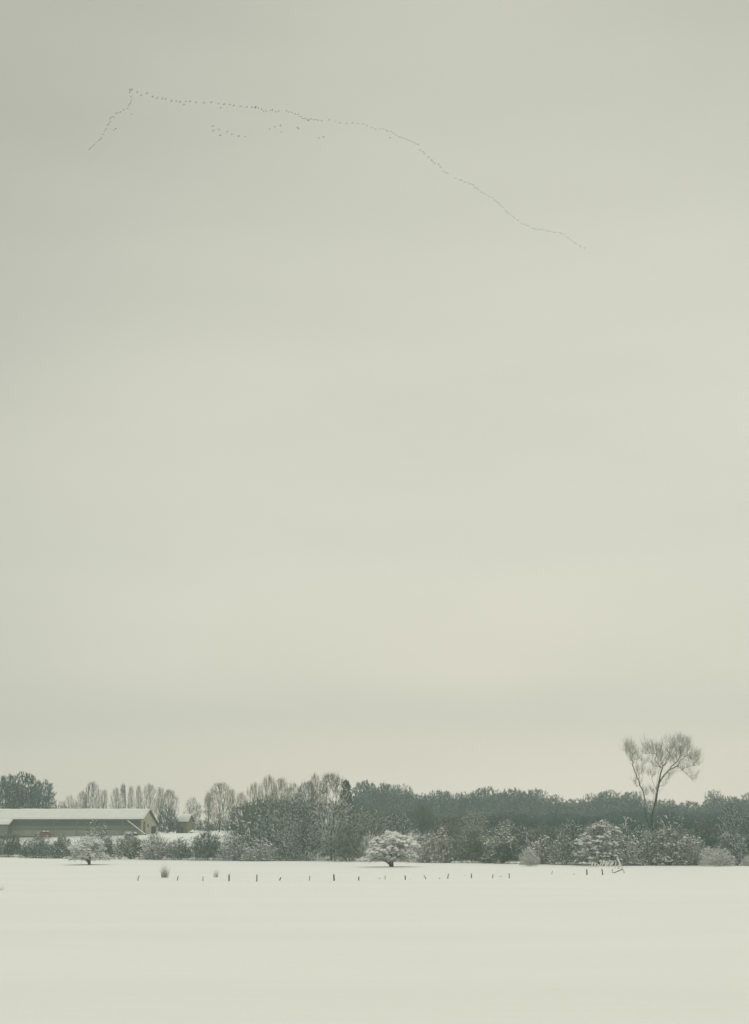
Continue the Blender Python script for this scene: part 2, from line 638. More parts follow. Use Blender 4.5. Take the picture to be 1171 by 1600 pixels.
def plant(name, arch, x, top, width, label, cat='tree', ybase=None, Y=None, rz=0.0, group=None, twig=None, bark=None, flip=False):
    a = ARCH[arch]
    p = spot(x, ybase, Y)
    Hm = z_at(top, p.y) - p.z
    Wm = width / px_m(p.y)
    sz = Hm / a['H']
    sx = Wm / (2 * a['R'])
    root = empty(name, p, rz, label, cat, group)
    for part in ('trunk', 'crown', 'snow_load'):
        if part in a:
            o = put(part, a[part], root, scale=(-sx if flip else sx, sx, sz))
            if part != 'trunk':
                o['kind'] = 'stuff'
            new = {'crown': twig, 'trunk': bark}.get(part)
            if new:
                o.material_slots[0].link = 'OBJECT'
                o.material_slots[0].material = M[new]
    return root


# kinds of tree (metres)
make_arch('shrub_a', 11, 'shrub', 5.5, 3.6, 0.3, 520, 0.55, 0.3, 0.13, (5, 6), 0.13, 0.06, twig='twig_dark', ridge=0.09, snow_twig=0.12, pad=150, pad_r=0.26, seeds=2)
make_arch('shrub_b', 12, 'shrub', 5.5, 4.2, 0.3, 560, 0.75, 0.3, 0.13, (5, 6), 0.13, 0.06, twig='twig_olive', ridge=0.10, snow_twig=0.16, pad=260, pad_r=0.28, seeds=2)
make_arch('shrub_c', 13, 'shrub', 5.0, 4.0, 0.2, 520, 0.9, 0.3, 0.14, (5, 5), 0.14, 0.06, twig='twig_olive', ridge=0.15, snow_twig=0.2, pad=420, pad_r=0.30, seeds=2)
make_arch('shrub_d', 14, 'shrub', 6.0, 3.6, 0.3, 560, 0.35, 0.3, 0.13, (5, 5), 0.11, 0.055, twig='twig_dark', ridge=0.09, snow_twig=0.12, pad=110, pad_r=0.25, seeds=2)
make_arch('shrub_fuzz', 15, 'shrub', 5.5, 4.2, 0.4, 520, 0.6, 0.3, 0.11, (6, 6), 0.13, 0.055, twig='twig_olive', ridge=0.0, snow_twig=0.08, seeds=2)
make_arch('cream_bush', 16, 'shrub', 4.0, 3.4, 0.2, 460, 0.8, 0.3, 0.10, (5, 5), 0.13, 0.06, twig='twig_pale', ridge=0.06, snow_twig=0.5, pad=160, pad_r=0.26, seeds=2)
make_arch('hawthorn_a', 21, 'tiered', 5.4, 4.6, 1.2, 900, 0.45, 1.1, 0.40, (4, 4), 0.085, 0.06, up=0.0, twig='twig_pale', bark='bark_dark', ridge=0.13, snow_twig=0.6, pad=1700, pad_r=0.38)
make_arch('hawthorn_b', 34, 'tiered', 5.0, 4.2, 1.3, 900, 0.5, 1.2, 0.30, (4, 5), 0.11, 0.06, up=0.1, twig='twig_pale', bark='bark_dark', ridge=0.11, snow_twig=0.75, pad=1500, pad_r=0.30)
make_arch('hawthorn_c', 23, 'tiered', 6.5, 4.8, 0.8, 900, 0.45, 1.0, 0.34, (5, 5), 0.10, 0.06, up=0.15, twig='twig_olive', ridge=0.13, snow_twig=0.25, pad=900, pad_r=0.42)
make_arch('hawthorn_d', 29, 'tiered', 6.0, 5.0, 0.6, 800, 0.6, 0.8, 0.30, (5, 6), 0.12, 0.06, up=0.3, twig='twig_olive', ridge=0.13, snow_twig=0.16, pad=420, pad_r=0.36)
make_arch('branchy_a', 31, 'round', 15.0, 5.2, 0.5, 700, 0.55, 5.0, 0.24, (4, 5), 0.075, 0.06, twig='twig_olive', ridge=0.13, snow_twig=0.05, pad=160, pad_r=0.24)
make_arch('branchy_b', 32, 'vase', 17.0, 5.6, 1.5, 760, 0.5, 6.0, 0.28, (4, 5), 0.065, 0.06, twig='twig_olive', ridge=0.15, snow_twig=0.05, pad=160, pad_r=0.24)
make_arch('arching', 33, 'shrub', 10.0, 4.0, 0.6, 460, 0.85, 2.0, 0.2, (4, 5), 0.08, 0.055, twig='twig_dark', ridge=0.15, snow_twig=0.06, pad=120, pad_r=0.26, up=0.1)
make_arch('bare_fan', 41, 'vase', 15.0, 4.2, 2.5, 560, 0.75, 5.0, 0.24, (5, 5), 0.085, 0.026, twig='twig_brown', up=0.7, spread=0.5)
make_arch('bare_fan_b', 42, 'vase', 15.0, 5.0, 2.0, 640, 0.65, 4.0, 0.26, (5, 5), 0.08, 0.026, twig='twig_brown', up=0.6, spread=0.55)
make_arch('poplar', 43, 'vase', 15.0, 2.4, 2.0, 380, 0.7, 6.0, 0.2, (5, 5), 0.08, 0.020, twig='twig_brown', up=0.8, spread=0.6, seeds=5)
make_arch('poplar_b', 48, 'vase', 15.0, 2.8, 3.0, 260, 0.8, 4.0, 0.2, (5, 5), 0.09, 0.020, twig='twig_brown', up=0.7, spread=0.7, seeds=4)
make_arch('round_bare', 44, 'round', 9.0, 3.2, 2.0, 420, 0.6, 2.5, 0.16, (5, 5), 0.085, 0.024, twig='twig_brown', up=0.4)
make_arch('wood_a', 51, 'round', 17.0, 7.0, 0.5, 900, 0.5, 6.0, 0.26, (9, 6), 0.05, 0.11, twig='twig_far', snow_twig=0.05)
make_arch('wood_b', 52, 'round', 17.0, 7.0, 0.5, 900, 0.7, 6.0, 0.26, (9, 6), 0.05, 0.10, twig='twig_far', up=0.5, snow_twig=0.05)
make_arch('wood_c', 53, 'round', 16.0, 8.5, 0.5, 950, 0.45, 5.0, 0.26, (9, 6), 0.055, 0.11, twig='twig_far', snow_twig=0.05)
make_arch('wood_d', 54, 'round', 17.0, 5.5, 1.0, 800, 0.6, 7.0, 0.24, (8, 6), 0.05, 0.08, twig='twig_far', up=0.5, snow_twig=0.05)
make_arch('mass_a', 57, 'round', 17.0, 7.0, 0.3, 700, 0.5, 6.0, 0.26, (4, 2), 0.055, 0.34, twig='twig_far')
make_arch('mass_b', 58, 'round', 17.0, 8.0, 0.3, 700, 0.6, 6.0, 0.26, (4, 2), 0.055, 0.34, twig='twig_far')
make_arch('evergreen', 55, 'column', 15.0, 2.3, 1.0, 560, 0.3, 12.0, 0.30, (7, 6), 0.04, 0.13, twig='ivy', seeds=8, up=0.1, spread=1.0)
make_arch('low_brush', 56, 'shrub', 4.0, 6.0, 0.2, 520, 0.7, 0.3, 0.14, (6, 5), 0.13, 0.10, twig='twig_far', snow_twig=0.04, seeds=2)

# ---- the far wood: one mass behind, and the crowns that stand out of it
rngw = np.random.default_rng(77)


def raw(me):
    v = np.empty(len(me.vertices) * 3, dtype=np.float32); me.vertices.foreach_get("co", v)
    f = np.empty(len(me.loops), dtype=np.int32); me.loops.foreach_get("vertex_index", f)
    return v.reshape(-1, 3), f.reshape(-1, 3)


def thicken(name, spots, kinds, keep, mat, label, cat):
    """growth nobody could count: many crowns joined into one mass"""
    rc = {k: raw(ARCH[k]['crown']) for k in kinds}
    Vs, Fs, nv = [], [], 0
    for i, (x, Y, top, w) in enumerate(spots):
        k = kinds[i % len(kinds)]
        v, f = rc[k]
        f = f[rngw.uniform(0, 1, len(f)) < keep]
        p = spot(x, Y=Y)
        sz = (z_at(top, Y) - p.z) / ARCH[k]['H']
        sx = w / px_m(Y) / 2 / ARCH[k]['R']
        t = rngw.uniform(0, 6.28)
        vv = v * np.array([sx, sx, sz])
        vv = np.stack([vv[:, 0] * math.cos(t) - vv[:, 1] * math.sin(t), vv[:, 0] * math.sin(t) + vv[:, 1] * math.cos(t), vv[:, 2]], 1) + np.array(p)
        used = vv[f.ravel()]
        Vs.append(used); Fs.append(np.arange(len(used)).reshape(-1, 3) + nv); nv += len(used)
    o = put(name, mesh_np(name, np.concatenate(Vs), np.concatenate(Fs), M[mat]))
    o['kind'] = 'stuff'; o['label'] = label; o['category'] = cat
    return o


SKYLINE = np.array([(360, 1250), (550, 1245), (572, 1224), (600, 1227), (630, 1229), (660, 1243), (693, 1240), (728, 1242), (762, 1234), (800, 1235), (834, 1237), (866, 1246), (898, 1251), (926, 1244),
                    (953, 1239), (988, 1241), (1020, 1250), (1042, 1253), (1078, 1256), (1100, 1254), (1118, 1240), (1146, 1250), (1176, 1243), (1400, 1250)])
sky_y = lambda x: float(np.interp(x, SKYLINE[:, 0], SKYLINE[:, 1]))
mass = []
for x in np.arange(548, 1330, 13.0):
    mass.append((x, 665 + rngw.uniform(-20, 20), sky_y(x) + rngw.uniform(1, 9), rngw.uniform(34, 46)))
for x in np.arange(380, 560, 22.0):
    mass.append((x, 620 + rngw.uniform(-15, 15), 1250 + rngw.uniform(-5, 7), rngw.uniform(50, 64)))
for x in np.arange(560, 1300, 24.0):
    mass.append((x, 520 + rngw.uniform(-20, 20), 1272 + rngw.uniform(-6, 6), rngw.uniform(56, 72)))
thicken('far_wood', mass, ('mass_a', 'mass_b'), 1.0, 'twig_mass', "dusky blue-green mass of the far wood behind the hedgerow", "wood")
under = []
for x in np.arange(-60, 372, 15.0):
    p_ = spot(x, 1340 + 0.013 * max(x, 0))
    under.append((x, p_.y + rngw.uniform(2, 10), 1309 + rngw.uniform(-4, 5), rngw.uniform(34, 48)))
for x in np.arange(372, 1250, 15.0):
    p_ = spot(x, 1345 + 7 * min(1, max(0, (x - 560) / 350)))
    under.append((x, p_.y + rngw.uniform(2, 9), 1309 + rngw.uniform(-5, 5), rngw.uniform(36, 50)))
    under.append((x, p_.y + rngw.uniform(28, 42), 1290 + rngw.uniform(-6, 6), rngw.uniform(40, 54)))
    under.append((x, p_.y + rngw.uniform(58, 80), 1281 + rngw.uniform(-5, 5), rngw.uniform(40, 54)))
thicken('undergrowth', under, ('shrub_a', 'shrub_fuzz', 'shrub_b'), 0.30, 'twig_under', "tangled grey-green undergrowth filling the hedgerow between its bushes", "undergrowth")

WOODG = 'crowns standing out of the far wood'
for x, top, w, Y, a, rz, lab in [
    (572, 1220, 48, 640, 'wood_a', 0.3, 'tallest rounded crown of the far wood, just right of the dark evergreen'),
    (598, 1224, 46, 650, 'wood_b', 1.3, 'feathery far crown between the tallest rounded one and the flat-topped one'),
    (627, 1226, 46, 630, 'wood_d', 2.1, 'flat-topped far crown above the freestanding snowy hawthorn with dark trunk'),
    (660, 1240, 44, 660, 'wood_c', 0.9, 'low far crown in the dip of the wood right of the flat-topped crown'),
    (693, 1235, 50, 640, 'wood_b', 2.9, 'far crown at the wood skyline right of the dip, left of the long hump'),
    (728, 1238, 50, 655, 'wood_c', 4.0, 'level far crown at the left foot of the long hump in the wood'),
    (762, 1230, 52, 640, 'wood_a', 5.0, 'left crest of the long hump in the far wood'),
    (800, 1232, 54, 650, 'wood_c', 1.9, 'middle crest of the long hump in the far wood'),
    (834, 1233, 46, 640, 'wood_b', 0.2, 'right crest of the long hump in the far wood'),
    (866, 1242, 46, 650, 'wood_d', 3.3, 'far crown sloping down right of the long hump'),
    (898, 1248, 46, 640, 'wood_c', 2.5, 'low far crown in the notch left of the twin crowns by the elm'),
    (926, 1240, 36, 650, 'wood_d', 1.0, 'smaller left one of the twin far crowns left of the tall forked elm'),
    (953, 1235, 48, 640, 'wood_a', 4.4, 'taller middle far crown left of the tall forked elm'),
    (988, 1237, 44, 655, 'wood_b', 5.5, 'far crown seen just left of the tall forked elm trunk'),
    (1042, 1249, 46, 650, 'wood_c', 0.6, 'low far crown seen just right of the tall forked elm trunk'),
    (1078, 1252, 48, 640, 'wood_a', 3.0, 'low level far crown between the elm and the spiky far crown'),
    (1118, 1235, 36, 620, 'wood_d', 0.8, 'spiky far crown rising highest of those right of the elm'),
    (1146, 1244, 34, 640, 'wood_b', 2.2, 'pointed far crown next right of the spiky one'),
    (1176, 1239, 40, 630, 'wood_a', 1.1, 'far crown cut by the right edge of the picture'),
]:
    plant('woodland_tree', a, x, top, w, lab, Y=Y, rz=rz, group=WOODG)

# ---- trees behind the barn
BB = 'bare trees behind the barn'
for x, top, w, Y, a, rz, tw, lab in [
    (6, 1211, 46, 480, 'wood_b', 0.4, None, 'loose-topped dark tree cut by the left edge above the barn roof'),
    (34, 1207, 50, 485, 'wood_a', 1.7, None, 'tallest dense dark tree above the left end of the barn roof'),
    (62, 1219, 44, 480, 'wood_c', 2.6, None, 'dense dark round tree, rightmost of the clump above the barn\'s left end'),
    (94, 1252, 34, 500, 'low_brush', 0.1, None, 'low dark brush just above the barn ridge right of the dense clump'),
    (110, 1241, 24, 510, 'round_bare', 0.5, None, 'small pale round bare tree above the barn, right of the dense dark clump'),
    (127, 1234, 22, 505, 'bare_fan', 1.9, None, 'lower pale fan tree touching the left of the dark-stemmed tree above the barn'),
    (142, 1220, 34, 490, 'bare_fan', 0.2, 'twig_dark', 'tall fan-shaped bare tree with dark stem above the middle of the barn'),
    (162, 1232, 18, 500, 'poplar_b', 0.9, None, 'thin pale upright tree alone above the barn, left of the row of poplars'),
    (180, 1229, 19, 505, 'poplar_b', 1.3, None, 'palest poplar, leftmost of the four behind the barn'),
    (191, 1223, 17, 490, 'poplar', 2.0, 'twig_dark', 'darkest thick poplar, second of the four behind the barn'),
    (203, 1226, 15, 495, 'poplar_b', 2.7, None, 'poplar third of the four behind the barn'),
    (215, 1225, 12, 495, 'poplar', 3.3, None, 'slimmest poplar, rightmost of the four behind the barn'),
    (232, 1223, 30, 480, 'bare_fan', 4.1, None, 'tall fan-shaped bare tree rising over the barn gable peak'),
    (249, 1228, 20, 490, 'poplar_b', 5.1, None, 'upright narrow bare tree just right of the barn gable peak'),
    (264, 1232, 34, 485, 'bare_fan_b', 0.7, None, 'broad rounded bare tree right of the barn gable'),
    (262, 1260, 40, 450, 'low_brush', 0.9, None, 'dark blue-green bush against the right side of the barn gable'),
    (302, 1245, 30, 470, 'round_bare', 1.2, 'twig_dark', 'small round-headed bare tree behind the ochre shed'),
    (343, 1221, 46, 470, 'bare_fan_b', 2.2, None, 'big fan-shaped bare tree alone on the snowy rise right of the shed'),
    (326, 1236, 18, 478, 'poplar', 0.6, None, 'thin bare tree at the left flank of the big fan-shaped tree on the rise'),
    (362, 1231, 20, 475, 'poplar_b', 1.6, None, 'thin pale bare tree at the right flank of the big fan-shaped tree on the rise'),
    (318, 1280, 46, 490, 'low_brush', 2.0, None, 'low dark brush at the foot of the small round-headed tree beyond the snowy rise'),
    (352, 1278, 46, 495, 'low_brush', 2.8, None, 'low dark brush at the foot of the big fan-shaped tree on the rise'),
    (283, 1277, 36, 500, 'low_brush', 3.7, None, 'low dark brush behind the ochre shed'),
]:
    plant('bare_tree' if a != 'low_brush' else 'brush', a, x, top, w, lab, 'tree' if a != 'low_brush' else 'bush', Y=Y, rz=rz, group=BB, twig=tw)

# ---- the tall belt in the middle
TB = 'trees of the tall middle belt'
for x, top, w, Y, a, rz, tw, lab in [
    (376, 1236, 30, 372, 'bare_fan', 0.4, None, 'leftmost and lowest bare tree of the tall middle belt'),
    (397, 1221, 34, 380, 'bare_fan', 1.1, None, 'bare tree second from the left in the tall middle belt'),
    (419, 1209, 36, 385, 'bare_fan', 2.0, None, 'tall pale-topped bare tree left of centre in the middle belt'),
    (438, 1213, 30, 392, 'bare_fan_b', 2.8, None, 'pale-topped bare tree next right of the tall one left of centre in the belt'),
    (459, 1222, 38, 378, 'branchy_a', 3.5, None, 'lower bushy tree in the dip of the middle belt skyline'),
    (480, 1219, 52, 368, 'branchy_b', 4.2, 'twig_dark', 'dense dark round-topped tree in the middle belt'),
    (492, 1206, 26, 392, 'bare_fan', 5.0, None, 'thin bare top poking highest above the middle belt'),
    (541, 1219, 22, 375, 'evergreen', 0.0, None, 'narrow dark evergreen with a rounded head at the belt\'s right end'),
    (420, 1240, 54, 360, 'branchy_a', 0.9, 'twig_dark', 'dark snow-flecked tree filling the belt below the pale tops on the left'),
    (447, 1248, 52, 352, 'branchy_b', 1.9, 'twig_dark', 'dark snow-flecked tree low in the belt behind the bush with stakes'),
    (549, 1253, 54, 362, 'branchy_a', 2.4, 'twig_olive', 'olive tree under the narrow evergreen'),
]:
    plant('belt_tree', a, x, top, w, lab, Y=Y, rz=rz, group=TB, twig=tw)

MR = 'small trees and bushes between hedgerow and far wood'
for x, top, w, Y, a, rz, tw, lab in [
    (582, 1264, 56, 372, 'branchy_a', 0.6, 'twig_olive', 'olive twiggy tree behind the cream bush left of the snowy hawthorn'),
    (625, 1266, 60, 375, 'branchy_b', 1.6, 'twig_dark', 'grey-green twiggy tree directly behind the snowy hawthorn with dark trunk'),
    (660, 1256, 40, 372, 'bare_fan_b', 2.6, 'twig_olive', 'open bare tree with pale forks behind the hedge right of the snowy hawthorn'),
    (697, 1272, 54, 365, 'shrub_fuzz', 3.6, 'twig_brown', 'fuzzy brown bush behind the hedge between the open bare tree and the leafy tree'),
    (742, 1262, 46, 360, 'branchy_a', 4.6, 'twig_brown', 'tree still holding brown leaves in the hedge, right of centre'),
    (795, 1280, 60, 360, 'shrub_b', 5.6, 'twig_dark', 'dark bush behind the flat-topped snowy hawthorn'),
    (852, 1288, 52, 345, 'shrub_fuzz', 0.5, 'twig_brown', 'pale brown fuzzy bush between the two flat-topped snowy hawthorns'),
    (895, 1280, 56, 350, 'shrub_a', 1.5, 'twig_dark', 'dark bush behind the left shoulder of the wide snowy hawthorn'),
    (988, 1270, 46, 330, 'arching', 2.5, None, 'arching snow-edged bush at the left foot of the tall elm'),
    (1058, 1268, 50, 335, 'arching', 3.5, None, 'arching snow-edged bush right of the tall elm trunk'),
    (1104, 1278, 60, 335, 'shrub_fuzz', 4.5, 'twig_olive', 'olive fuzzy bush behind the cream bush near the right edge'),
    (1146, 1254, 44, 330, 'branchy_b', 5.5, 'twig_dark', 'bare snow-streaked tree behind the cream bush near the right edge'),
    (1178, 1268, 40, 330, 'branchy_a', 0.4, 'twig_dark', 'dark twiggy tree cut by the right edge behind the hedge'),
]:
    plant('hedgerow_tree' if a[:5] in ('branc', 'bare_') else 'bush', a, x, top, w, lab, 'tree' if a[:5] in ('branc', 'bare_') else 'bush', Y=Y, rz=rz, group=MR, twig=tw)

# ---- the hedgerow along the field
HR = 'bushes of the hedgerow along the field'
for x, top, w, yb, a, rz, tw, lab in [
    (14, 1301, 52, 1339, 'shrub_fuzz', 0.2, 'twig_olive', 'rounded olive bush at the left edge below the barn\'s porch'),
    (56, 1304, 52, 1340, 'shrub_a', 1.2, None, 'dark snow-streaked bush below the red car'),
    (92, 1303, 46, 1340.5, 'shrub_b', 2.1, 'twig_dark', 'dark bush touching the left of the leftmost snowy hawthorn'),
    (158, 1281, 64, 1340.5, 'shrub_d', 3.1, 'twig_olive', 'tall loose bush behind the leftmost snowy hawthorn, reaching up the barn wall'),
    (205, 1298, 56, 1342, 'shrub_b', 4.1, 'twig_olive', 'olive bush below the snow-covered slanting pole'),
    (243, 1300, 50, 1343, 'shrub_c', 5.1, 'twig_dark', 'bush with splayed snowy stems below the barn gable'),
    (278, 1308, 44, 1343, 'shrub_a', 0.6, 'twig_olive', 'lower bush in front of the snowy gap right of the barn'),
    (324, 1298, 64, 1344, 'shrub_fuzz', 1.6, 'twig_dark', 'rounded brownish bush below the big fan-shaped tree'),
    (366, 1302, 48, 1344.5, 'shrub_c', 2.6, 'twig_dark', 'bush of drooping snowy stems at the belt\'s left foot'),
    (393, 1258, 58, 1343.5, 'arching', 3.6, None, 'tree with arching snow-lined branches at the belt\'s left end'),
    (410, 1309, 56, 1345, 'shrub_c', 4.6, 'twig_dark', 'bush with heavy snowy sprays in front of the arching tree'),
    (448, 1300, 50, 1345, 'shrub_d', 5.6, None, 'dark bush behind the leftmost leaning white stake'),
    (478, 1296, 46, 1345, 'arching', 0.9, None, 'dark bush with one long snowy bough behind the white stakes'),
    (545, 1288, 60, 1345.5, 'shrub_fuzz', 1.9, 'twig_olive', 'olive bush right of the tall foreground tree trunk'),
    (574, 1299, 34, 1345.5, 'cream_bush', 2.9, None, 'cream-topped bush close left of the snowy hawthorn with dark trunk'),
    (664, 1302, 50, 1347, 'shrub_c', 3.9, None, 'snow-dusted bush close right of the snowy hawthorn with dark trunk'),
    (697, 1291, 56, 1347.5, 'shrub_b', 4.9, 'twig_brown', 'brownish bush with pale stems, left of the brown-leaved tree'),
    (737, 1294, 58, 1348, 'shrub_fuzz', 5.9, 'twig_olive', 'olive bush below the tree with brown leaves'),
    (764, 1306, 44, 1348, 'shrub_c', 0.3, None, 'snow-dusted bush left of the flat-topped hawthorn'),
    (829, 1323, 28, 1352.5, 'cream_bush', 1.3, 'twig_brown', 'small beige bush low at the hedge foot between the flat-topped hawthorns'),
    (848, 1304, 52, 1350, 'shrub_c', 2.3, 'twig_brown', 'brown and white bush right of the small beige bush'),
    (884, 1300, 54, 1351, 'shrub_b', 3.3, None, 'dense snow-flecked bush left of the wide snowy hawthorn'),
    (985, 1301, 54, 1352, 'shrub_c', 4.3, 'twig_dark', 'dark snow-flecked bush behind the collapsed slatted rack'),
    (1020, 1300, 50, 1352, 'shrub_b', 5.3, None, 'snow-flecked bush hiding the foot of the tall elm'),
    (1083, 1303, 54, 1351.5, 'shrub_c', 0.8, None, 'broad snow-flecked bush left of the cream bush near the right edge'),
    (1124, 1322, 52, 1353.5, 'cream_bush', 1.8, None, 'round cream-white bush low at the hedge near the right edge'),
    (1154, 1309, 50, 1352, 'shrub_a', 2.8, None, 'dark bush beside the cream bush at the right edge'),
    (1170, 1333, 26, 1354, 'cream_bush', 3.8, None, 'small pale snowy bush at the hedge foot, cut by the right edge'),
]:
    if a == 'arching' and top < 1280:
        nm, ct = 'arching_tree', 'tree'
    else:
        nm, ct = 'hedge_bush', 'bush'
    plant(nm, a, x, top, w, lab, ct, ybase=yb, rz=rz, group=HR, twig=tw)

plant('hawthorn', 'hawthorn_b', 140, 1307, 63, 'small round snow-white hawthorn standing in the field before the barn', ybase=1351, rz=0.4, group='snowy hawthorns')
plant('hawthorn', 'hawthorn_a', 612, 1299, 82, 'freestanding snow-laden hawthorn with short dark trunk in front of the hedge', ybase=1355, rz=1.2, group='snowy hawthorns')
plant('hawthorn', 'hawthorn_d', 787, 1291, 62, 'flat-topped snowy hawthorn in the hedge right of the brown-leaved tree', ybase=1348.5, rz=2.0, group='snowy hawthorns')
plant('hawthorn', 'hawthorn_c', 938, 1282, 84, 'wide tiered snowy hawthorn above the collapsed slatted rack', ybase=1351.5, rz=4.4, group='snowy hawthorns')
plant('hawthorn', 'hawthorn_d', 1046, 1291, 84, 'wide snowy hawthorn right below the tall elm', ybase=1352, rz=3.2, group='snowy hawthorns')
plant('belt_tree', 'branchy_b', 518, 1206, 74, 'tall foreground tree with snow-lined forked limbs at the belt\'s right half', ybase=1344.5, rz=0.6, group=TB)
plant('belt_tree', 'branchy_a', 474, 1240, 60, 'snow-branched tree left of the tall foreground tree', ybase=1343.5, rz=2.3, group=TB, twig='twig_dark')

# ---- the tall forked elm, limb by limb
EY = 297.0
eb = spot(1020, Y=EY)
epm = px_m(EY)
rng_e = np.random.default_rng(9)


def elm_line(pxs, dy0, dy1, step=0.55):
    q = [np.array([(x - 1020) / epm, dy0 + (dy1 - dy0) * i / (len(pxs) - 1), z_at(y, EY) - eb.z]) for i, (x, y) in enumerate(pxs)]
    out = []
    for a, b in zip(q[:-1], q[1:]):
        k = max(1, int(np.linalg.norm(b - a) / step))
        for i in range(k):
            out.append(a + (b - a) * i / k + rng_e.normal(0, 0.05, 3))
    out.append(q[-1])
    return np.array(out)


elm_trunk = elm_line([(1019, 1352), (1019.5, 1320), (1020.8, 1294), (1023.4, 1268), (1029.8, 1249), (1033.6, 1228), (1038, 1211)], 0, 0.6, 1.2)
elm_limbs = [
    ([(1038, 1209), (1043, 1196), (1050, 1181), (1057, 1168), (1063, 1160), (1071, 1156)], 0.6, 2.0),
    ([(1035, 1223), (1041, 1214), (1048, 1206), (1060, 1192), (1070, 1184), (1078, 1176), (1084, 1168)], 0.4, -1.8),
    ([(1040, 1205), (1046, 1196), (1053, 1187), (1063, 1180), (1074, 1178), (1085, 1181), (1095, 1189)], 0.8, -0.5),
    ([(1063, 1190), (1070, 1195), (1077, 1206), (1086, 1220)], -1.0, -2.2),
    ([(1020, 1272), (1025, 1252), (1028, 1240), (1030, 1226), (1032, 1211), (1036, 1195), (1038, 1178), (1040, 1162)], -0.5, -1.6),
    ([(1029, 1232), (1024, 1222), (1023, 1210), (1027, 1198), (1027, 1182), (1023, 1168), (1017, 1157)], -0.3, 1.5),
    ([(1026, 1190), (1028, 1175), (1030, 1160)], 0.8, 2.2),
    ([(1019.5, 1300), (1014, 1282), (1011.5, 1264), (1010.5, 1243), (1005, 1223), (999, 1207), (993, 1188), (988, 1177), (985, 1170), (986, 1161)], -0.2, 1.2),
    ([(993, 1188), (993, 1177), (993, 1168), (996, 1160)], 1.2, 2.0),
    ([(1004, 1221), (1004, 1208), (1005, 1196)], 0.4, -1.2),
    ([(1050, 1205), (1058, 1204), (1067, 1206)], -0.8, -1.8),
]
ep = [elm_line(*l) for l in elm_limbs]
for cx, cy, r, n in [(991, 1167, 6, 30), (996, 1180, 7, 18), (1018, 1168, 8, 20), (1031, 1170, 9, 30), (1030, 1190, 7, 14), (1046, 1176, 11, 42),
                     (1061, 1164, 11, 46), (1078, 1172, 12, 46), (1091, 1183, 9, 34), (1064, 1186, 10, 26), (1079, 1198, 7, 12), (1003, 1204, 6, 14), (1040, 1192, 8, 18), (1001, 1182, 7, 10), (1013, 1192, 6, 7), (1022, 1205, 6, 9), (1000, 1222, 5, 8),
                     (1050, 1208, 6, 9), (1088, 1212, 5, 8), (1012, 1235, 5, 9), (1028, 1235, 5, 7), (1042, 1222, 5, 6), (1012, 1256, 4, 8), (1080, 1160, 7, 12), (1072, 1153, 4, 6)]:
    n = int(n * 1.5)
    d = np.clip(rng_e.normal(size=(n, 3)), -1.6, 1.6) * 0.66
    ep.append(np.stack([(cx - 1020 + d[:, 0] * r) / epm, d[:, 1] * r / epm, z_at(cy + 5, EY) - eb.z + d[:, 2] * r / epm], 1))
make_arch('elm', 61, 'round', 24.0, 6.5, 6.0, 0, 0.12, 0, 0.25, (6, 6), 0.066, 0.018, up=1.0, bark='bark', twig='twig_elm',
          ridge=0.06, snow_twig=0.35, trunk=elm_trunk, pts=np.concatenate(ep), spread=0.52)
elm = empty('elm_tree', eb, 0, 'tall forked bare elm towering over the hedge at the right', 'tree')
for part in ('trunk', 'crown', 'snow_load'):
    o = put(part, ARCH['elm'][part], elm)
    if part != 'trunk':
        o['kind'] = 'stuff'

# ------------------------------------------------------------------ the barn
BY = 420.0
bp = spot(222, Y=BY)
BA = math.radians(-9)
barn = empty('barn', bp, BA, 'long low barn with snow-covered roof and cream gable at the left', 'barn')
ze = z_at(1279.5, BY) - bp.z          # eave
zr = z_at(1264.5, BY + 5) - bp.z      # ridge
slope = (zr - ze) / 5.4
LX = -62.0                            # far left end, out of the picture
AX = -(222 - 14) / px_m(BY) * 1.015   # where the porch starts


def roof_z(y):
    return ze + slope * (y + 0.4) if y <= 5 else zr - slope * (y - 5)


# front wall: bands of cladding over a rendered wall
MB().box(LX, -0.05, 0.0, 0.25, -0.4, ze * 0.30).build('plinth', M['concrete'], barn)
MB().box(LX, -0.05, 0.04, 0.25, ze * 0.30, ze * 0.56).build('lower_wall', M['metal_green'], barn)
for k in range(4):
    z0 = ze * (0.56 + 0.11 * k)
    MB().box(LX, -0.05, 0.06 - 0.02 * (k % 2), 0.25, z0 + 0.02, z0 + ze * 0.11 - 0.02).build('cladding_board', M['metal_dark'], barn)
MB().box(LX, -0.05, -0.03, 0.035, ze * 0.555, ze * 0.575).build('rail', M['metal_green'], barn)
MB().box(LX, -0.05, -0.03, 0.035, ze * 0.30, ze * 0.32).build('rail', M['dark_wood'], barn)
for k in range(9):
    xk = -5.5 - k * 6.4
    if k % 3 != 1:
        MB().box(xk - 0.12, xk + 0.12, -0.06, 0.04, -0.3, ze * 0.98).build('wall_post', M['metal_green'], barn)
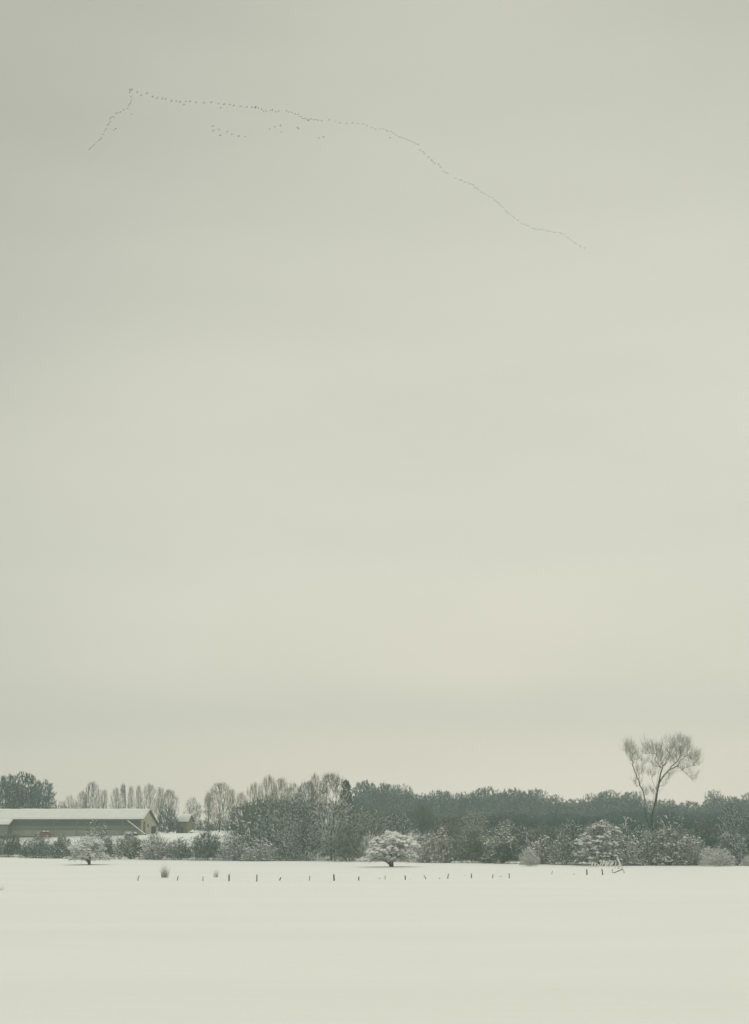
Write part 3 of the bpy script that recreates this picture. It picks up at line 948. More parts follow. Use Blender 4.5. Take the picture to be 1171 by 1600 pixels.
# gable wall
MB().prism_x([(0.25, -0.4), (13.2, -0.4), (13.2, roof_z(13.2) - 0.12), (5.0, zr - 0.12), (0.25, roof_z(0.25) - 0.12)], -0.3, 0.0).build('gable_wall', M['cream'], barn)
MB().box(-0.35, 0.06, -0.02, 0.42, -0.4, roof_z(0.1) - 0.1).build('corner_post', M['yellow_wood'], barn)
MB().box(-0.05, 0.05, 3.0, 3.5, -0.3, ze * 0.92).build('gable_post', M['yellow_wood'], barn)
d = MB().box(-0.1, 0.03, 1.0, 2.8, -0.3, ze * 0.85).build('door', M['metal_dark'], barn)
MB().box(0.03, 0.07, 2.45, 2.6, 1.0, 1.25).build('handle', M['dark_wood'], d)
MB().box(-0.1, 0.02, 8.3, 12.6, -0.3, 2.3).build('lean_to_shade_panel', M['opening_shade'], barn)  # solid panel on the gable; the opening's inner shade is painted into it
wdw = MB().box(-0.1, 0.03, 4.6, 5.8, 2.0, 2.9).build('window', M['dark_wood'], barn)
MB().box(0.03, 0.045, 4.7, 5.15, 2.1, 2.8).build('pane', M['glass'], wdw)
MB().box(0.03, 0.045, 5.25, 5.7, 2.1, 2.8).build('pane', M['glass'], wdw)
MB().box(-0.02, 0.035, 0.42, 9.0, ze * 0.93, ze * 0.97).build('gable_rail', M['yellow_wood'], barn)
# roof and its snow
t = 0.14
MB().box(AX + 0.2, 0.3, -0.62, -0.50, roof_z(-0.5) - 0.30, roof_z(-0.5) - 0.16).build('gutter', M['metal_green'], barn)
roof = MB().prism_x([(-0.5, roof_z(-0.5) - t), (5, zr - t), (13.8, roof_z(13.8) - t), (13.8, roof_z(13.8)), (5, zr), (-0.5, roof_z(-0.5))], LX, 0.55).build('roof', M['dark_wood'], barn)
for (ya, yb) in ((-0.52, 5.0), (5.0, 13.8)):
    b = MB().beam((0.60, ya, roof_z(ya) - 0.10), (0.60, yb, (zr if yb == 5 else roof_z(yb)) - 0.10), 0.08, 0.30, up=(0, 0, 1)).build('verge_board', M['dark_wood'] if ya > 0 else M['cream'], roof)


def snow_slab(x0, x1, prof, n, name, parent, th=0.2):
    """blanket of snow over a roof: uneven, rounded at its edges"""
    xs_ = np.linspace(x0, x1, n)
    V = []
    m = len(prof)
    rs = np.random.default_rng(3)
    for x in xs_:
        edge = 0.25 if x in (xs_[0], xs_[-1]) else 1.0
        for i, (y, z) in enumerate(prof):
            e2 = 0.45 if i in (0, m - 1) else 1.0
            V.append((x, y, z + th * edge * e2 * (1 + 0.16 * math.sin(x * 0.7 + i) + 0.10 * rs.normal())))
    for x in xs_:
        for y, z in prof:
            V.append((x, y, z + 0.01))
    N = n * m
    F = []
    for i in range(n - 1):
        for j in range(m - 1):
            a = i * m + j
            F.append((a, a + m, a + m + 1, a + 1))
    for i in range(n - 1):
        for j in (0, m - 1):
            a = i * m + j
            F.append((a, a + N, a + m + N, a + m) if j == 0 else (a, a + m, a + m + N, a + N))
    for i in (0, n - 1):
        for j in range(m - 1):
            a = i * m + j
            F.append((a, a + 1, a + 1 + N, a + N) if i == 0 else (a, a + N, a + 1 + N, a + 1))
    b = MB(); b.add(V, F)
    return b.build(name, M['snow_load'], parent, True)


prof = [(y, roof_z(y)) for y in (-0.55, -0.35, 0.6, 1.8, 3.2, 4.5)] + [(5.0, zr)] + [(y, roof_z(y)) for y in (5.6, 8, 11, 13.6, 13.85)]
snow_slab(LX, 0.62, prof, 70, 'snow_cover', roof)
# porch at the left end: the front slope carried lower
pz = lambda y: ze + slope * (y + 0.4)
porch = MB().prism_x([(-3.4, pz(-3.4) - t - 0.02), (-0.6, pz(-0.6) - t - 0.02), (-0.6, pz(-0.6) - 0.03), (-3.4, pz(-3.4) - 0.03)], LX, AX).build('porch_roof', M['dark_wood'], barn)
snow_slab(LX, AX + 0.1, [(y, pz(y) - 0.03) for y in (-3.45, -3.2, -2.2, -1.2, -0.58)], 30, 'snow_cover', porch)
MB().box(LX, AX - 0.5, -2.9, -2.7, -0.4, pz(-2.8) - 0.2).build('porch_wall', M['metal_green'], barn)
MB().prism_x([(-2.7, -0.4), (-0.02, -0.4), (-0.02, pz(-0.6) - 0.3), (-2.7, pz(-2.7) - 0.25)], AX - 0.7, AX - 0.5).build('porch_side', M['metal_dark'], barn)

# things before the barn
c, s = math.cos(BA), math.sin(BA)


def barn_pt(x, y, z):
    return Vector((bp.x + c * x - s * y, bp.y + s * x + c * y, bp.z + z))


def local_root(name, x, y, rz, label, cat):
    p = barn_pt(x, y, 0)
    p.z = float(terrain(p.x, p.y))
    return empty(name, p, BA + rz, label, cat)


pr = local_root('leaning_pole', 1.2, -2.2, 0, 'snow-covered pole slanting down in front of the barn\'s right corner', 'pole')
topz = ze * 0.88
MB().rod((0.5, 0, 0.1), (-5.2, 1.9, topz), 0.16, 0.12, 8).build('pole', M['bark'], pr, True)
MB().beam((0.4, 0, 0.32), (-5.2, 1.9, topz + 0.2), 0.30, 0.20).build('snow_cover', M['snow_load'], pr)

wp = local_root('wood_pile', -1.7, -3.0, 0.1, 'low dark heap with a snow cap at the foot of the slanting pole', 'wood pile')
rng_w = np.random.default_rng(4)
for i in range(9):
    row, col = divmod(i, 5)
    yy = -0.55 + col * 0.28 + row * 0.14
    MB().rod((-1.4 + rng_w.uniform(-.1, .1), yy, 0.16 + row * 0.25), (1.4 + rng_w.uniform(-.1, .1), yy, 0.16 + row * 0.25), 0.14, 0.13, 7).build('log', M['bark_dark'], wp, True)
V, F = pads(np.array([[-0.75, 0, 0.62], [0.7, 0, 0.62], [0, 0.05, 0.6]]), np.array([0.95, 0.85, 0.7]), np.array([0.5, 0.42, 0.4]), rng_w, 9)
put('snow_cap', mesh_np('snow_cap', V, F, M['snow_load'], True), wp)

# red car half sunk in the snow along the barn wall
cx_ = -(222 - 71) / px_m(BY)
car = local_root('parked_car', cx_, -4.2, 0.0, 'dark red car with snow on its roof parked along the barn wall', 'car')
car.location.z += 0.35
body = MB()
pl = [(-2.05, 0.30), (-2.08, 0.62), (-1.95, 0.86), (-1.0, 0.95), (1.15, 0.98), (1.95, 0.92), (2.08, 0.70), (2.05, 0.30)]
vv = []
for yy, k in ((-0.85, 0.97), (-0.80, 1.0), (0.80, 1.0), (0.85, 0.97)):
    vv += [(x * k, yy, z) for x, z in pl]
n8 = len(pl)
ff = [tuple(range(n8)), tuple(range(4 * n8 - 1, 3 * n8 - 1, -1))]
for r in range(3):
    ff += [(r * n8 + i, r * n8 + (i + 1) % n8, (r + 1) * n8 + (i + 1) % n8, (r + 1) * n8 + i) for i in range(n8)]
body.add(vv, ff)
bo = body.build('body', M['red'], car)
cab = MB()
lo = [(-1.05, 0.94), (1.75, 0.96)]
hi = [(-0.45, 1.42), (1.35, 1.42)]
cab.add([(lo[0][0], -0.78, lo[0][1]), (lo[1][0], -0.78, lo[1][1]), (lo[1][0], 0.78, lo[1][1]), (lo[0][0], 0.78, lo[0][1]),
         (hi[0][0], -0.62, hi[0][1]), (hi[1][0], -0.62, hi[1][1]), (hi[1][0], 0.62, hi[1][1]), (hi[0][0], 0.62, hi[0][1])],
        [(0, 3, 2, 1), (4, 5, 6, 7), (0, 1, 5, 4), (1, 2, 6, 5), (2, 3, 7, 6), (3, 0, 4, 7)])
cb = cab.build('cabin', M['red'], car)
for x0, x1, x2, x3 in ((-0.85, 0.25, 0.22, -0.38), (0.35, 1.50, 1.20, 0.33)):
    MB().add([(x0, -0.785, 1.0), (x1, -0.785, 1.0), (x2, -0.66, 1.36), (x3, -0.66, 1.36)], [(0, 1, 2, 3)]).build('window', M['glass'], cb)
for wx in (-1.3, 1.3):
    for wy in (-0.86, 0.70):
        w_ = MB().rod((wx, wy, 0.31), (wx, wy + 0.16, 0.31), 0.31, 0.31, 14).build('wheel', M['rubber'], car, True)
        MB().rod((wx, wy - 0.012, 0.31), (wx, wy - 0.004, 0.31), 0.18, 0.18, 12).build('hubcap', M['pale_wood'], w_)
V, F = pads(np.array([[0.0, 0, 1.42], [0.9, 0, 1.42], [-1.5, 0, 0.92]]), np.array([0.75, 0.7, 0.6]), np.array([0.24, 0.22, 0.16]), rng_w, 10)
put('snow_cover', mesh_np('snow_cover', V, F, M['snow_load'], True), car)

# ochre shed to the right of the barn
SY = 455.0
sp = spot(289, Y=SY)
shed = empty('shed', sp, math.radians(-24), 'small ochre shed with snow-edged roof right of the barn', 'shed')
kx = 22 / px_m(SY) / 2
zt = z_at(1273, SY) - sp.z
zl = z_at(1283, SY) - sp.z
MB().prism_x([(-1.5, -0.4), (1.5, -0.4), (1.5, zl), (0, zt - 0.2), (-1.5, zl)], -kx, kx * 0.85).build('wall', M['ochre_wall'], shed)
rs_ = MB().prism_x([(-1.9, zl - 0.30), (0, zt - 0.18), (1.9, zl - 0.30), (1.9, zl - 0.18), (0, zt), (-1.9, zl - 0.18)], -kx * 1.1, kx * 1.1).build('roof', M['dark_wood'], shed)
snow_slab(-kx * 1.1, kx * 1.1, [(-1.92, zl - 0.18), (-1.0, (zl + zt) / 2 - 0.05), (0, zt), (1.0, (zl + zt) / 2 - 0.05), (1.92, zl - 0.18)], 8, 'snow_cover', rs_, 0.22)
MB().box(-0.45, 0.45, -1.56, -1.48, -0.3, 1.7).build('door', M['dark_wood'], shed)
MB().box(-kx * 0.8, -kx * 0.45, -1.56, -1.48, 0.9, 1.6).build('window', M['glass'], shed)

# heap right of the shed
hp = spot(300, Y=448)
V, F = pads(np.array([[0, 0, 0.35], [0.9, 0.2, 0.25], [-0.7, 0.3, 0.2]]), np.array([1.0, 0.7, 0.6]), np.array([0.7, 0.45, 0.4]), rng_w, 10)
V[:, 2] = np.maximum(V[:, 2], -0.1)
tag(put('snow_heap', mesh_np('snow_heap', V, F, M['snow_load'], True), None, hp), 'low rounded heap under snow at the right end of the ochre shed', 'snow heap')


# ------------------------------------------------------------------ the fence in the field
POSTS = [  # x, top row, foot row, width px, lean px, words
    (216.5, 1368.0, 1376.6, 1.5, 2.0, 'leftmost fence post, short and leaning right'),
    (278, 1369, 1376.8, 1.4, 1.4, 'second fence post from the left, just right of the brown grass clump'),
    (317.5, 1369.5, 1378, 1.3, -0.6, 'thin third fence post from the left, left of the pale grass clump'),
    (358, 1366, 1378, 2.3, 0.4, 'thick upright fence post next right of the pale grass clump'),
    (401.5, 1366.5, 1378, 1.8, 0.2, 'straight grey fence post right of the thick one'),
    (438, 1371, 1376.2, 2.0, 1.6, 'broken fence stub leaning right, sixth from the left'),
    (484, 1368, 1376, 1.2, 1.2, 'thin leaning fence post between the broken stub and a stout tall post'),
    (522, 1366, 1376.3, 2.4, -0.2, 'stout tall fence post below the tall foreground tree'),
    (561, 1369.8, 1375.8, 1.9, 0.3, 'short stout fence post left of the hawthorn with dark trunk'),
    (602, 1368, 1374, 1.0, 0.2, 'very thin pale fence stick in front of the hawthorn with dark trunk'),
    (633.5, 1368, 1374.6, 1.8, -0.5, 'short fence post just right of the hawthorn with dark trunk'),
    (664.5, 1367.5, 1373, 1.4, -3.2, 'fence post tipped sharply to the left'),
    (700.5, 1365.3, 1372.3, 1.6, 0.9, 'fence post below the brownish bush with pale stems'),
    (737, 1365, 1371.5, 1.6, -0.2, 'fence post below the tree with brown leaves'),
    (770.5, 1366, 1371.5, 1.5, 0.6, 'short faint fence post left of the one under the flat-topped hawthorn'),
    (796, 1364.5, 1372, 1.5, -0.4, 'fence post below the flat-topped snowy hawthorn'),
    (863, 1361, 1367.2, 1.0, 2.0, 'thin stick leaning right in the gap of the fence'),
    (917.3, 1358, 1367.8, 2.1, 0.1, 'left one of two upright posts before the collapsed rack'),
    (941.6, 1357.8, 1367.8, 1.8, -0.8, 'right one of two upright posts before the collapsed rack'),
]
rng_p = np.random.default_rng(21)
for x, yt, yb, w, lean, lab in POSTS:
    p = spot(x - lean * 0.5, yb)
    k = px_m(p.y)
    h = z_at(yt, p.y) - p.z
    lx = lean / k
    ra = w / k / 2
    m = MB()
    rings, n = [], 7
    for q, (tt, rr) in enumerate([(-0.15, 1.05), (0.35, 1.0), (0.8, 0.95), (1.0, 0.72)]):
        for i in range(n):
            t_ = 2 * math.pi * i / n
            r_ = ra * rr * (1 + 0.12 * math.sin(3 * t_ + q + x))
            rings.append((lx * max(tt, 0) + r_ * math.cos(t_) + 0.02 * math.sin(q * 2 + x), r_ * math.sin(t_), h * tt + (0.05 * math.cos(t_ + x) if q == 3 else 0)))
    fs = [(q * n + i, q * n + (i + 1) % n, (q + 1) * n + (i + 1) % n, (q + 1) * n + i) for q in range(3) for i in range(n)]
    fs.append(tuple(range(3 * n, 4 * n)))
    m.add(rings, fs)
    o = put('fence_post', m.mesh('fence_post', M['post']), None, p)
    tag(o, lab, 'fence post', 'posts of the field fence')

STAKES = [(435, 1338.5, 1345.3, 1.5, 'leftmost white stake at the hedge foot, leaning right'), (477, 1336, 1345, -0.2, 'second white stake from the left at the hedge foot'),
          (497, 1334.5, 1345.3, -0.3, 'thickest white stake at the hedge foot, just left of the tall foreground tree trunk'),
          (520.5, 1335.5, 1345.5, 0.8, 'white stake at the hedge foot just right of the tall foreground tree trunk'),
          (544, 1341.5, 1346, 0.2, 'shortest white stake stub at the hedge foot below the olive bush'),
          (566, 1339, 1346.3, 0.6, 'white stake at the hedge foot below the cream-topped bush'), (588, 1341, 1347, 0.3, 'rightmost white stake, low under the left boughs of the hawthorn with dark trunk')]
for x, yt, yb, lean, lab in STAKES:
    p = spot(x, yb)
    k = px_m(p.y)
    h = z_at(yt, p.y) - p.z
    r = empty('hedge_stake', p, 0, lab, 'stake', 'white stakes along the hedge foot')
    MB().rod((0, 0, -0.15), (lean / k, 0, h), 0.11, 0.09, 7).build('post', M['pale_wood'], r, True)
    MB().beam((0, -0.10, 0.0), (lean / k, -0.08, h + 0.05), 0.17, 0.09, up=(0, 1, 0)).build('snow_plaster', M['snow_load'], r)

# collapsed slatted rack at the right end of the fence
RYb = ground_Y(1364)
rk = spot(950, 1364)
rack = empty('collapsed_rack', rk, 0, 'collapsed pale wooden rack with leaning slats and a tilted end beam', 'wooden rack')
kr = px_m(rk.y)


def rp(x, y, dy=0.0):
    Y = rk.y + dy
    z = z_at(y, Y)
    return (x_at(x, Y, z) - rk.x, dy, z - rk.z)


MB().beam(rp(964.6, 1339.8, 0.3), rp(976.2, 1364.6, -0.5), 0.24, 0.16, up=(0, 1, 0)).build('end_beam', M['pale_wood'], rack)
MB().beam(rp(953, 1366.6, -0.5), rp(973, 1358.2, -0.4), 0.13, 0.12, up=(0, 1, 0)).build('lower_rail', M['post'], rack)
MB().beam(rp(957.6, 1365, -0.3), rp(956.6, 1357.5, -0.2), 0.09, 0.09, up=(0, 1, 0)).build('upright', M['post'], rack)
MB().beam(rp(922, 1354.5, 2.2), rp(969, 1352.5, 0.4), 0.03, 0.03, up=(0, 1, 0)).build('upper_rail', M['pale_wood'], rack)
SL = [(923.3, 1355.2, 926.8, 1349), (928.5, 1355, 931.7, 1348.4), (933, 1355, 935.5, 1350.3), (936.8, 1354, 940.6, 1346.3), (939.8, 1354.6, 945, 1345.5),
      (945.6, 1353.5, 949.3, 1345.8), (947.6, 1354.5, 953.5, 1344.8), (952, 1355.3, 957, 1345.4), (955.5, 1352, 958.2, 1346.8),
      (961, 1357, 962.9, 1347), (965.8, 1358, 967.6, 1350.4), (968, 1357, 969.4, 1351.4)]
for i, (x0, y0, x1, y1) in enumerate(SL):
    f_ = (x0 - 923) / 46
    MB().beam(rp(x0, y0, 1.9 - 1.6 * f_), rp(x1, y1, 2.3 - 1.6 * f_), 0.17 + 0.03 * (i % 3), 0.05, up=(0, 1, 0)).build('slat', M['pale_wood'], rack)


# ------------------------------------------------------------------ grass and small growth on the field
def tuft(name, x, top, yb, wpx, label, n, mat, seed, group=None, w=0.03, flare=0.5, snow=0.25):
    rng = np.random.default_rng(seed)
    p = spot(x, yb)
    k = px_m(p.y)
    H = z_at(top, p.y) - p.z
    R = wpx / k / 2
    a = rng.uniform(0, 6.28, n); rr = R * np.sqrt(rng.uniform(0, 1, n))
    S = np.stack([np.cos(a) * rr * 0.6, np.sin(a) * rr * 0.6, np.full(n, -0.05)], 1)
    D = unit(np.stack([np.cos(a) * rr / R * flare * 0.5 * R, np.sin(a) * rr / R * flare * 0.5 * R, np.full(n, H * 0.8)], 1) + rng.normal(0, 0.16 * H, (n, 3)))
    L = H * rng.uniform(0.35, 1.1, n) * (1 - 0.55 * (rr / R))
    wh = rng.uniform(0, 1, n) < snow
    root = empty(name, p, 0, label, 'grass' if 'grass' in name else 'bush', group)
    W = np.full(n, w)
    put('blades', mesh_np('blades', *spikes(S[~wh], D[~wh], L[~wh], W[~wh], rng), mat), root)
    if wh.any():
        put('snow_load', mesh_np('snow_load', *spikes(S[wh], D[wh], L[wh], W[wh] * 1.5, rng), M['snow_load']), root)
    return root


tuft('grass_clump', 258, 1337, 1371.3, 17, 'tall brown clump of dead grass standing in the snow before the hedge', 230, M['dry_grass'], 1, w=0.032, flare=1.2)
tuft('grass_clump', 338, 1346, 1370.3, 10, 'faint pale clump of dead grass left of the thick fence post', 90, M['twig_pale'], 2, w=0.03, flare=1.2, snow=0.6)
tuft('snowy_twigs', 1, 1376, 1390, 14, 'snowy twigs poking out of the field at the left edge', 60, M['twig_olive'], 3, w=0.025, flare=3.0, snow=0.45)
TU = [(247, 1373, 1375.5, 3, 'tiny stubble tuft right of the leftmost post, under the brown grass clump'), (377, 1375.5, 1378, 2.4, 'tiny dark stubble tuft right of the thick fence post'),
      (454, 1372.8, 1375, 5, 'low stubble tuft right of the broken fence stub'), (461, 1373.4, 1375.4, 2.6, 'small dark stubble tuft left of the thin leaning post'),
      (593, 1369, 1372, 5, 'low stubble tuft left of the very thin pale fence stick'), (611, 1372.2, 1374.6, 3, 'dark stubble tuft right of the very thin pale fence stick'),
      (642, 1370.4, 1372.4, 2.2, 'tiny stubble tuft right of the short post by the hawthorn'), (687, 1369, 1372.6, 4, 'stubble tuft right of the sharply tipped post'),
      (727, 1366, 1368.6, 8, 'low wide stubble tuft left of the post below the brown-leaved tree'), (783, 1366.5, 1369.6, 6, 'stubble tuft between the two posts near the flat-topped hawthorn'),
      (831.5, 1365.6, 1368.4, 4, 'dark stubble tuft alone right of the post below the flat-topped hawthorn'), (852, 1366.6, 1369.2, 10, 'wide faint stubble tuft left of the thin leaning stick'),
      (885, 1362.4, 1365.4, 3, 'small stubble tuft, leftmost of three before the two upright posts'), (889.5, 1366, 1368.4, 3, 'small stubble tuft, middle and lowest of three before the two upright posts'),
      (897, 1362.4, 1367.8, 2.6, 'taller stubble tuft, rightmost of three before the two upright posts'), (178, 1370.5, 1372.5, 2.4, 'tiny stubble tuft alone in the snow left of the fence')]
for i, (x, top, yb, w, lab) in enumerate(TU):
    tuft('grass_tuft', x, top, yb, w, lab, int(14 + w * 5), M['dry_grass'] if i % 3 else M['post'], 100 + i, 'stubble tufts along the fence', w=0.045, flare=1.5, snow=0.2)


# ragged fringe of dead grass and low twigs where the field meets the hedge
rng_f = np.random.default_rng(31)
fx = rng_f.uniform(-30, 1210, 9000)
clump = (np.sin(fx * 0.21) + np.sin(fx * 0.083 + 1.0) + np.sin(fx * 0.6 + 2.0) + rng_f.normal(0, 0.7, 9000)) > 0.1
fx = fx[clump]
fy0 = np.where(fx < 372, 1340 + 0.013 * np.maximum(fx, 0), 1345 + 7 * np.clip((fx - 560) / 350, 0, 1))
FY = np.array([ground_Y(v) for v in fy0]) - np.abs(rng_f.normal(0, 2.0, len(fx))) + 3.0
FX = (fx - 585.5) / FPX * (FY * CT - CAM_H * ST)
FS = np.stack([FX, FY, terrain(FX, FY) - 0.05], 1)
FD = unit(np.array([[0, 0, 1.0]]) + rng_f.normal(0, 0.45, FS.shape) * np.array([1, 1, 0.2]))
FL = rng_f.gamma(2.0, 0.28, len(fx)) + 0.15
fr = put('dead_grass', mesh_np('dead_grass', *spikes(FS, FD, FL, np.full(len(fx), 0.055), rng_f), M['twig_brown']))
fr['kind'] = 'stuff'; fr['label'] = 'ragged dead grass along the foot of the hedgerow'; fr['category'] = 'grass'


# ------------------------------------------------------------------ the skein of geese
ALT = 232.0


def bird_mesh(flap, name):
    m = MB()
    # body, neck and tail: one spindle
    prof_b = [(-0.36, 0.01, 0.0), (-0.28, 0.055, 0.0), (-0.10, 0.105, -0.01), (0.10, 0.105, -0.01), (0.24, 0.06, 0.01), (0.36, 0.032, 0.025), (0.46, 0.034, 0.03), (0.55, 0.008, 0.02)]
    n = 7
    v, f = [], []
    for y, r, z in prof_b:
        for i in range(n):
            a = 2 * math.pi * i / n
            v.append((r * math.cos(a), y, z + 0.9 * r * math.sin(a)))
    for q in range(len(prof_b) - 1):
        f += [(q * n + i, q * n + (i + 1) % n, (q + 1) * n + (i + 1) % n, (q + 1) * n + i) for i in range(n)]
    m.add(v, f)
    m.add([(-0.05, -0.30, 0.01), (0.05, -0.30, 0.01), (0.10, -0.48, 0.0), (-0.10, -0.48, 0.0)], [(0, 1, 2, 3)])
    for sgn in (-1, 1):
        st = [(0.06, 0.12, -0.17, 0.03), (0.34, 0.19, -0.12, 0.03 + 0.30 * math.sin(flap)), (0.62, 0.06, -0.10, 0.03 + 0.30 * math.sin(flap) + 0.28 * math.sin(flap * 0.6)), (0.76, -0.06, -0.12, 0.03 + 0.30 * math.sin(flap) + 0.44 * math.sin(flap * 0.6))]
        v, f = [], []
        for x, yl, yt, z in st:
            v += [(sgn * x, yl, z + 0.012), (sgn * x, yt, z + 0.006), (sgn * x, yl, z - 0.012), (sgn * x, yt, z - 0.006)]
        for q in range(3):
            b = q * 4
            f += [(b, b + 1, b + 5, b + 4), (b + 2, b + 6, b + 7, b + 3), (b, b + 4, b + 6, b + 2), (b + 1, b + 3, b + 7, b + 5)]
        f.append((12, 13, 15, 14))
        m.add(v, f)
    return m.mesh(name, M['feather'])


birds = [bird_mesh(a, 'goose') for a in (-0.75, -0.25, 0.25, 0.7, 1.05)]
rng_b = np.random.default_rng(8)


def sky_point(x, y, alt):
    d = Vector(((x - 585.5) / FPX, CT - (800 - y) / FPX * -1 * 0, 0))
    k = (800 - y) / FPX
    d = Vector(((x - 585.5) / FPX, CT - k * ST, ST + k * CT))
    t_ = (alt - CAM_H) / d.z
    return Vector((0, 0, CAM_H)) + d * t_


def bird(x, y, label, group, small=1.0):
    p = sky_point(x, y, ALT + rng_b.uniform(-1, 1))
    o = put('flying_goose', birds[int(rng_b.integers(0, 5))], None, p, (rng_b.normal(0, .10), rng_b.normal(0, .12), math.radians(135) + rng_b.normal(0, 0.12)), (0.84 * small,) * 3)
    tag(o, label, 'bird', group)


L_LEAD = 'dark goose at the very tip of the skein, upper left'
for x, y, lab in [(203.3, 139.2, 'topmost goose at the very tip of the skein'), (202.8, 144.6, 'second goose, just below the tip of the skein'), (205.6, 141.2, 'goose close right of the skein\'s topmost bird')]:
    bird(x, y, lab, 'geese at the tip of the skein')


def c5(p): return (120 + p[0] / 3.903, 120 + p[1] / 3.903)
def c6(p): return (400 + p[0] / 3.903, 140 + p[1] / 3.903)
def c7(p): return (640 + p[0] / 4.038, 210 + p[1] / 4.038)


def spaced(pts, step):
    """birds strung unevenly along a traced line; long jumps stay open"""
    out, carry = [pts[0]], 0.0
    for (x0, y0), (x1, y1) in zip(pts[:-1], pts[1:]):
        L = math.hypot(x1 - x0, y1 - y0)
        if L > 24:
            out.append((x1, y1)); carry = 0.0
            continue
        pos = -carry
        while True:
            nxt = pos + step * rng_b.uniform(0.72, 1.3)
            if nxt > L:
                carry = L - pos
                break
            pos = nxt
            f_ = pos / L
            out.append((x0 + (x1 - x0) * f_ + rng_b.normal(0, 1.6), y0 + (y1 - y0) * f_ + rng_b.normal(0, 2.0)))
    return out


LEFT = [(333, 118), (334, 130), (332, 140), (329, 150), (331, 158), (325, 167), (322, 176), (317, 186), (303, 196), (290, 203), (278, 210), (264, 216), (250, 222), (238, 228), (230, 235), (220, 241), (212, 248),
        (205, 256), (200, 263), (204, 272), (200, 281), (196, 290), (190, 299), (184, 309), (180, 318), (176, 326), (171, 335), (166, 344), (161, 352), (157, 360), (152, 378), (143, 385), (135, 392), (127, 397), (120, 402), (113, 408), (107, 414),
        (100, 420), (94, 426), (88, 432), (82, 438), (76, 444), (70, 450)]
for p in spaced(LEFT, 17.0):
    bird(*c5(p), 'goose in the short left arm of the skein trailing down to the left', 'geese of the left arm', 0.74)
SPARSE = [(368, 95), (395, 110), (428, 103), (462, 123), (490, 132), (523, 132), (545, 133), (580, 144), (610, 148), (632, 152), (667, 150), (690, 152), (728, 158), (780, 157), (820, 157), (867, 161), (900, 166), (935, 168), (960, 172),
          (1000, 180), (1037, 187), (1068, 187), (1093, 184), (1088, 192)]
for p in SPARSE:
    bird(*c5(p), 'goose in the widely spaced first stretch of the skein\'s long right arm', 'geese of the spaced first stretch', 0.88)
D1 = [(-3, 106), (5, 110), (15, 114), (25, 117), (36, 121), (48, 123), (62, 126), (75, 128), (88, 130), (107, 129), (122, 132), (136, 133), (155, 133), (188, 132), (194, 136), (208, 138), (220, 140), (232, 142), (243, 148), (254, 154), (270, 164), (282, 170), (295, 176),
      (308, 178), (320, 181), (332, 181), (345, 180), (357, 181), (369, 184), (381, 188), (394, 191), (407, 195)]
D2 = [(445, 186), (483, 193), (512, 203), (552, 210), (587, 206), (623, 208), (652, 212), (677, 221), (707, 231), (730, 241), (757, 241), (772, 242), (785, 242), (800, 247), (812, 252), (824, 258), (836, 263), (846, 269), (857, 276), (868, 281), (879, 286), (890, 291), (901, 296), (912, 301), (923, 306),
      (935, 312), (946, 318), (957, 322), (968, 327), (980, 331), (989, 335), (998, 337)]
for p in spaced(D1, 18.5):
    bird(*c6(p), 'goose in the tight wavy stretch of the long right arm, left of its gap', 'geese of the tight wavy stretch', 0.74)
for p in D2[:10] + spaced(D2[10:], 18.5):
    bird(*c6(p), 'goose of the long right arm between its gap and its sharp bend down', 'geese between the gap and the bend', 0.74)
D3 = [(68, 97), (80, 105), (95, 117), (105, 126), (120, 146), (138, 163), (155, 178), (168, 186), (182, 196), (197, 207), (217, 230), (229, 236), (242, 242), (256, 248), (293, 275), (304, 281), (316, 286), (329, 292), (341, 296), (353, 300), (364, 303), (380, 306), (392, 314), (403, 322), (413, 333),
      (424, 343), (440, 355), (450, 367), (460, 375), (472, 380), (484, 384), (495, 389), (506, 393), (517, 398), (528, 404), (539, 411), (549, 421), (558, 431), (567, 440), (577, 450), (590, 461), (604, 478), (618, 493), (630, 503), (640, 510), (652, 519), (664, 529), (676, 538), (690, 547), (710, 562),
      (724, 568), (738, 574), (752, 583), (764, 588), (778, 593), (790, 599), (803, 601), (818, 602), (835, 603), (852, 603), (870, 606), (888, 611), (900, 612), (914, 613), (926, 617), (940, 622), (954, 624), (967, 625), (978, 632), (988, 639), (998, 647), (1008, 655), (1018, 663), (1028, 672), (1038, 679),
      (1048, 687), (1058, 694), (1070, 701), (1078, 707), (1090, 713), (1104, 721)]
for p in spaced(D3, 19.0):
    bird(*c7(p), 'goose in the last stretch of the long arm, sloping down to the right', 'geese of the last sloping stretch', 0.80)
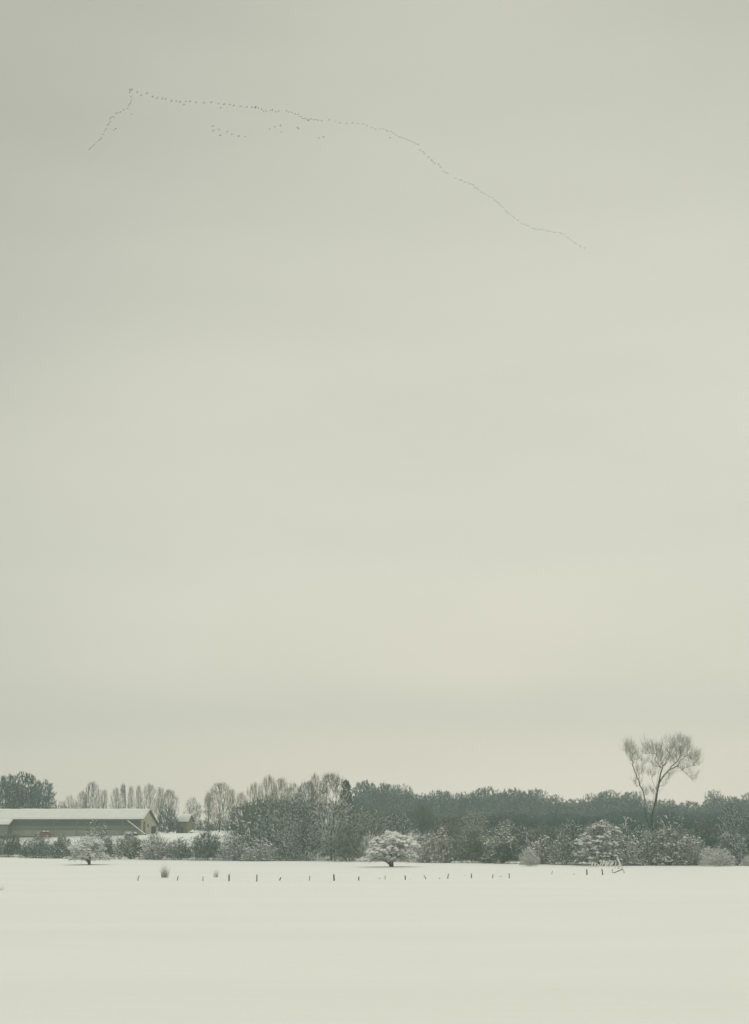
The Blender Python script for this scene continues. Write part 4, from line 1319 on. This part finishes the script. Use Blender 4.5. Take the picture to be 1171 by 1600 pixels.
for p, lab in [((336, 228), 'single stray goose just right of the left arm\'s upper bend'), ((240, 314), 'upper goose of the stray pair right of the left arm'), ((225, 325), 'lower goose of the stray pair right of the left arm'),
               ((657, 167), 'stray goose just below the spaced first stretch, the left one'), ((880, 186), 'stray goose just below the spaced first stretch, the right one'),
               ((829, 302), 'topmost goose of the loose stray band under the long arm'), ((836, 327), 'leftmost low goose of the loose stray band under the long arm'), ((866, 323), 'third goose of the loose stray band under the long arm'),
               ((876, 356), 'lowest left goose of the loose stray band under the long arm'), ((917, 338), 'fifth goose from the left in the loose stray band'), ((948, 350), 'sixth goose from the left in the loose stray band'),
               ((988, 362), 'last but one goose at the right of the loose stray band'), ((1027, 364), 'rightmost goose of the loose stray band')]:
    bird(*c5(p), lab, 'stray geese under the skein', 0.9)
for p, lab in [((85, 240), 'left goose of the small stray foursome under the tight stretch'), ((115, 228), 'second goose of the small stray foursome under the tight stretch'), ((148, 222), 'topmost right goose of the small stray foursome'),
               ((158, 257), 'lowest goose of the small stray foursome'), ((250, 234), 'left goose of the stray pair right of the foursome'), ((262, 234), 'right goose of the stray pair right of the foursome'),
               ((385, 295), 'left goose of the lowest stray pair under the gap'), ((412, 289), 'right goose of the lowest stray pair under the gap'), ((817, 296), 'lone faint stray goose under the bend of the long arm'),
               ((320, 191), 'goose dropped just below the tight wavy stretch')]:
    bird(*c6(p), lab, 'stray geese under the skein', 0.85)

# ------------------------------------------------------------------ winter haze
hz = MB().box(-900, 900, -400, 1300, -2.0, 245).build('haze', bpy.data.materials.new("haze_air"))
hz['kind'] = 'stuff'
hm = hz.data.materials[0]
hm.use_nodes = True
hn = hm.node_tree.nodes
hn.clear()
ho = hn.new("ShaderNodeOutputMaterial")
pv = hn.new("ShaderNodeVolumePrincipled")
pv.inputs["Color"].default_value = (0.80, 0.98, 0.975, 1)
pv.inputs["Density"].default_value = 0.00046
pv.inputs["Anisotropy"].default_value = 0.0
hm.node_tree.links.new(pv.outputs[0], ho.inputs["Volume"])
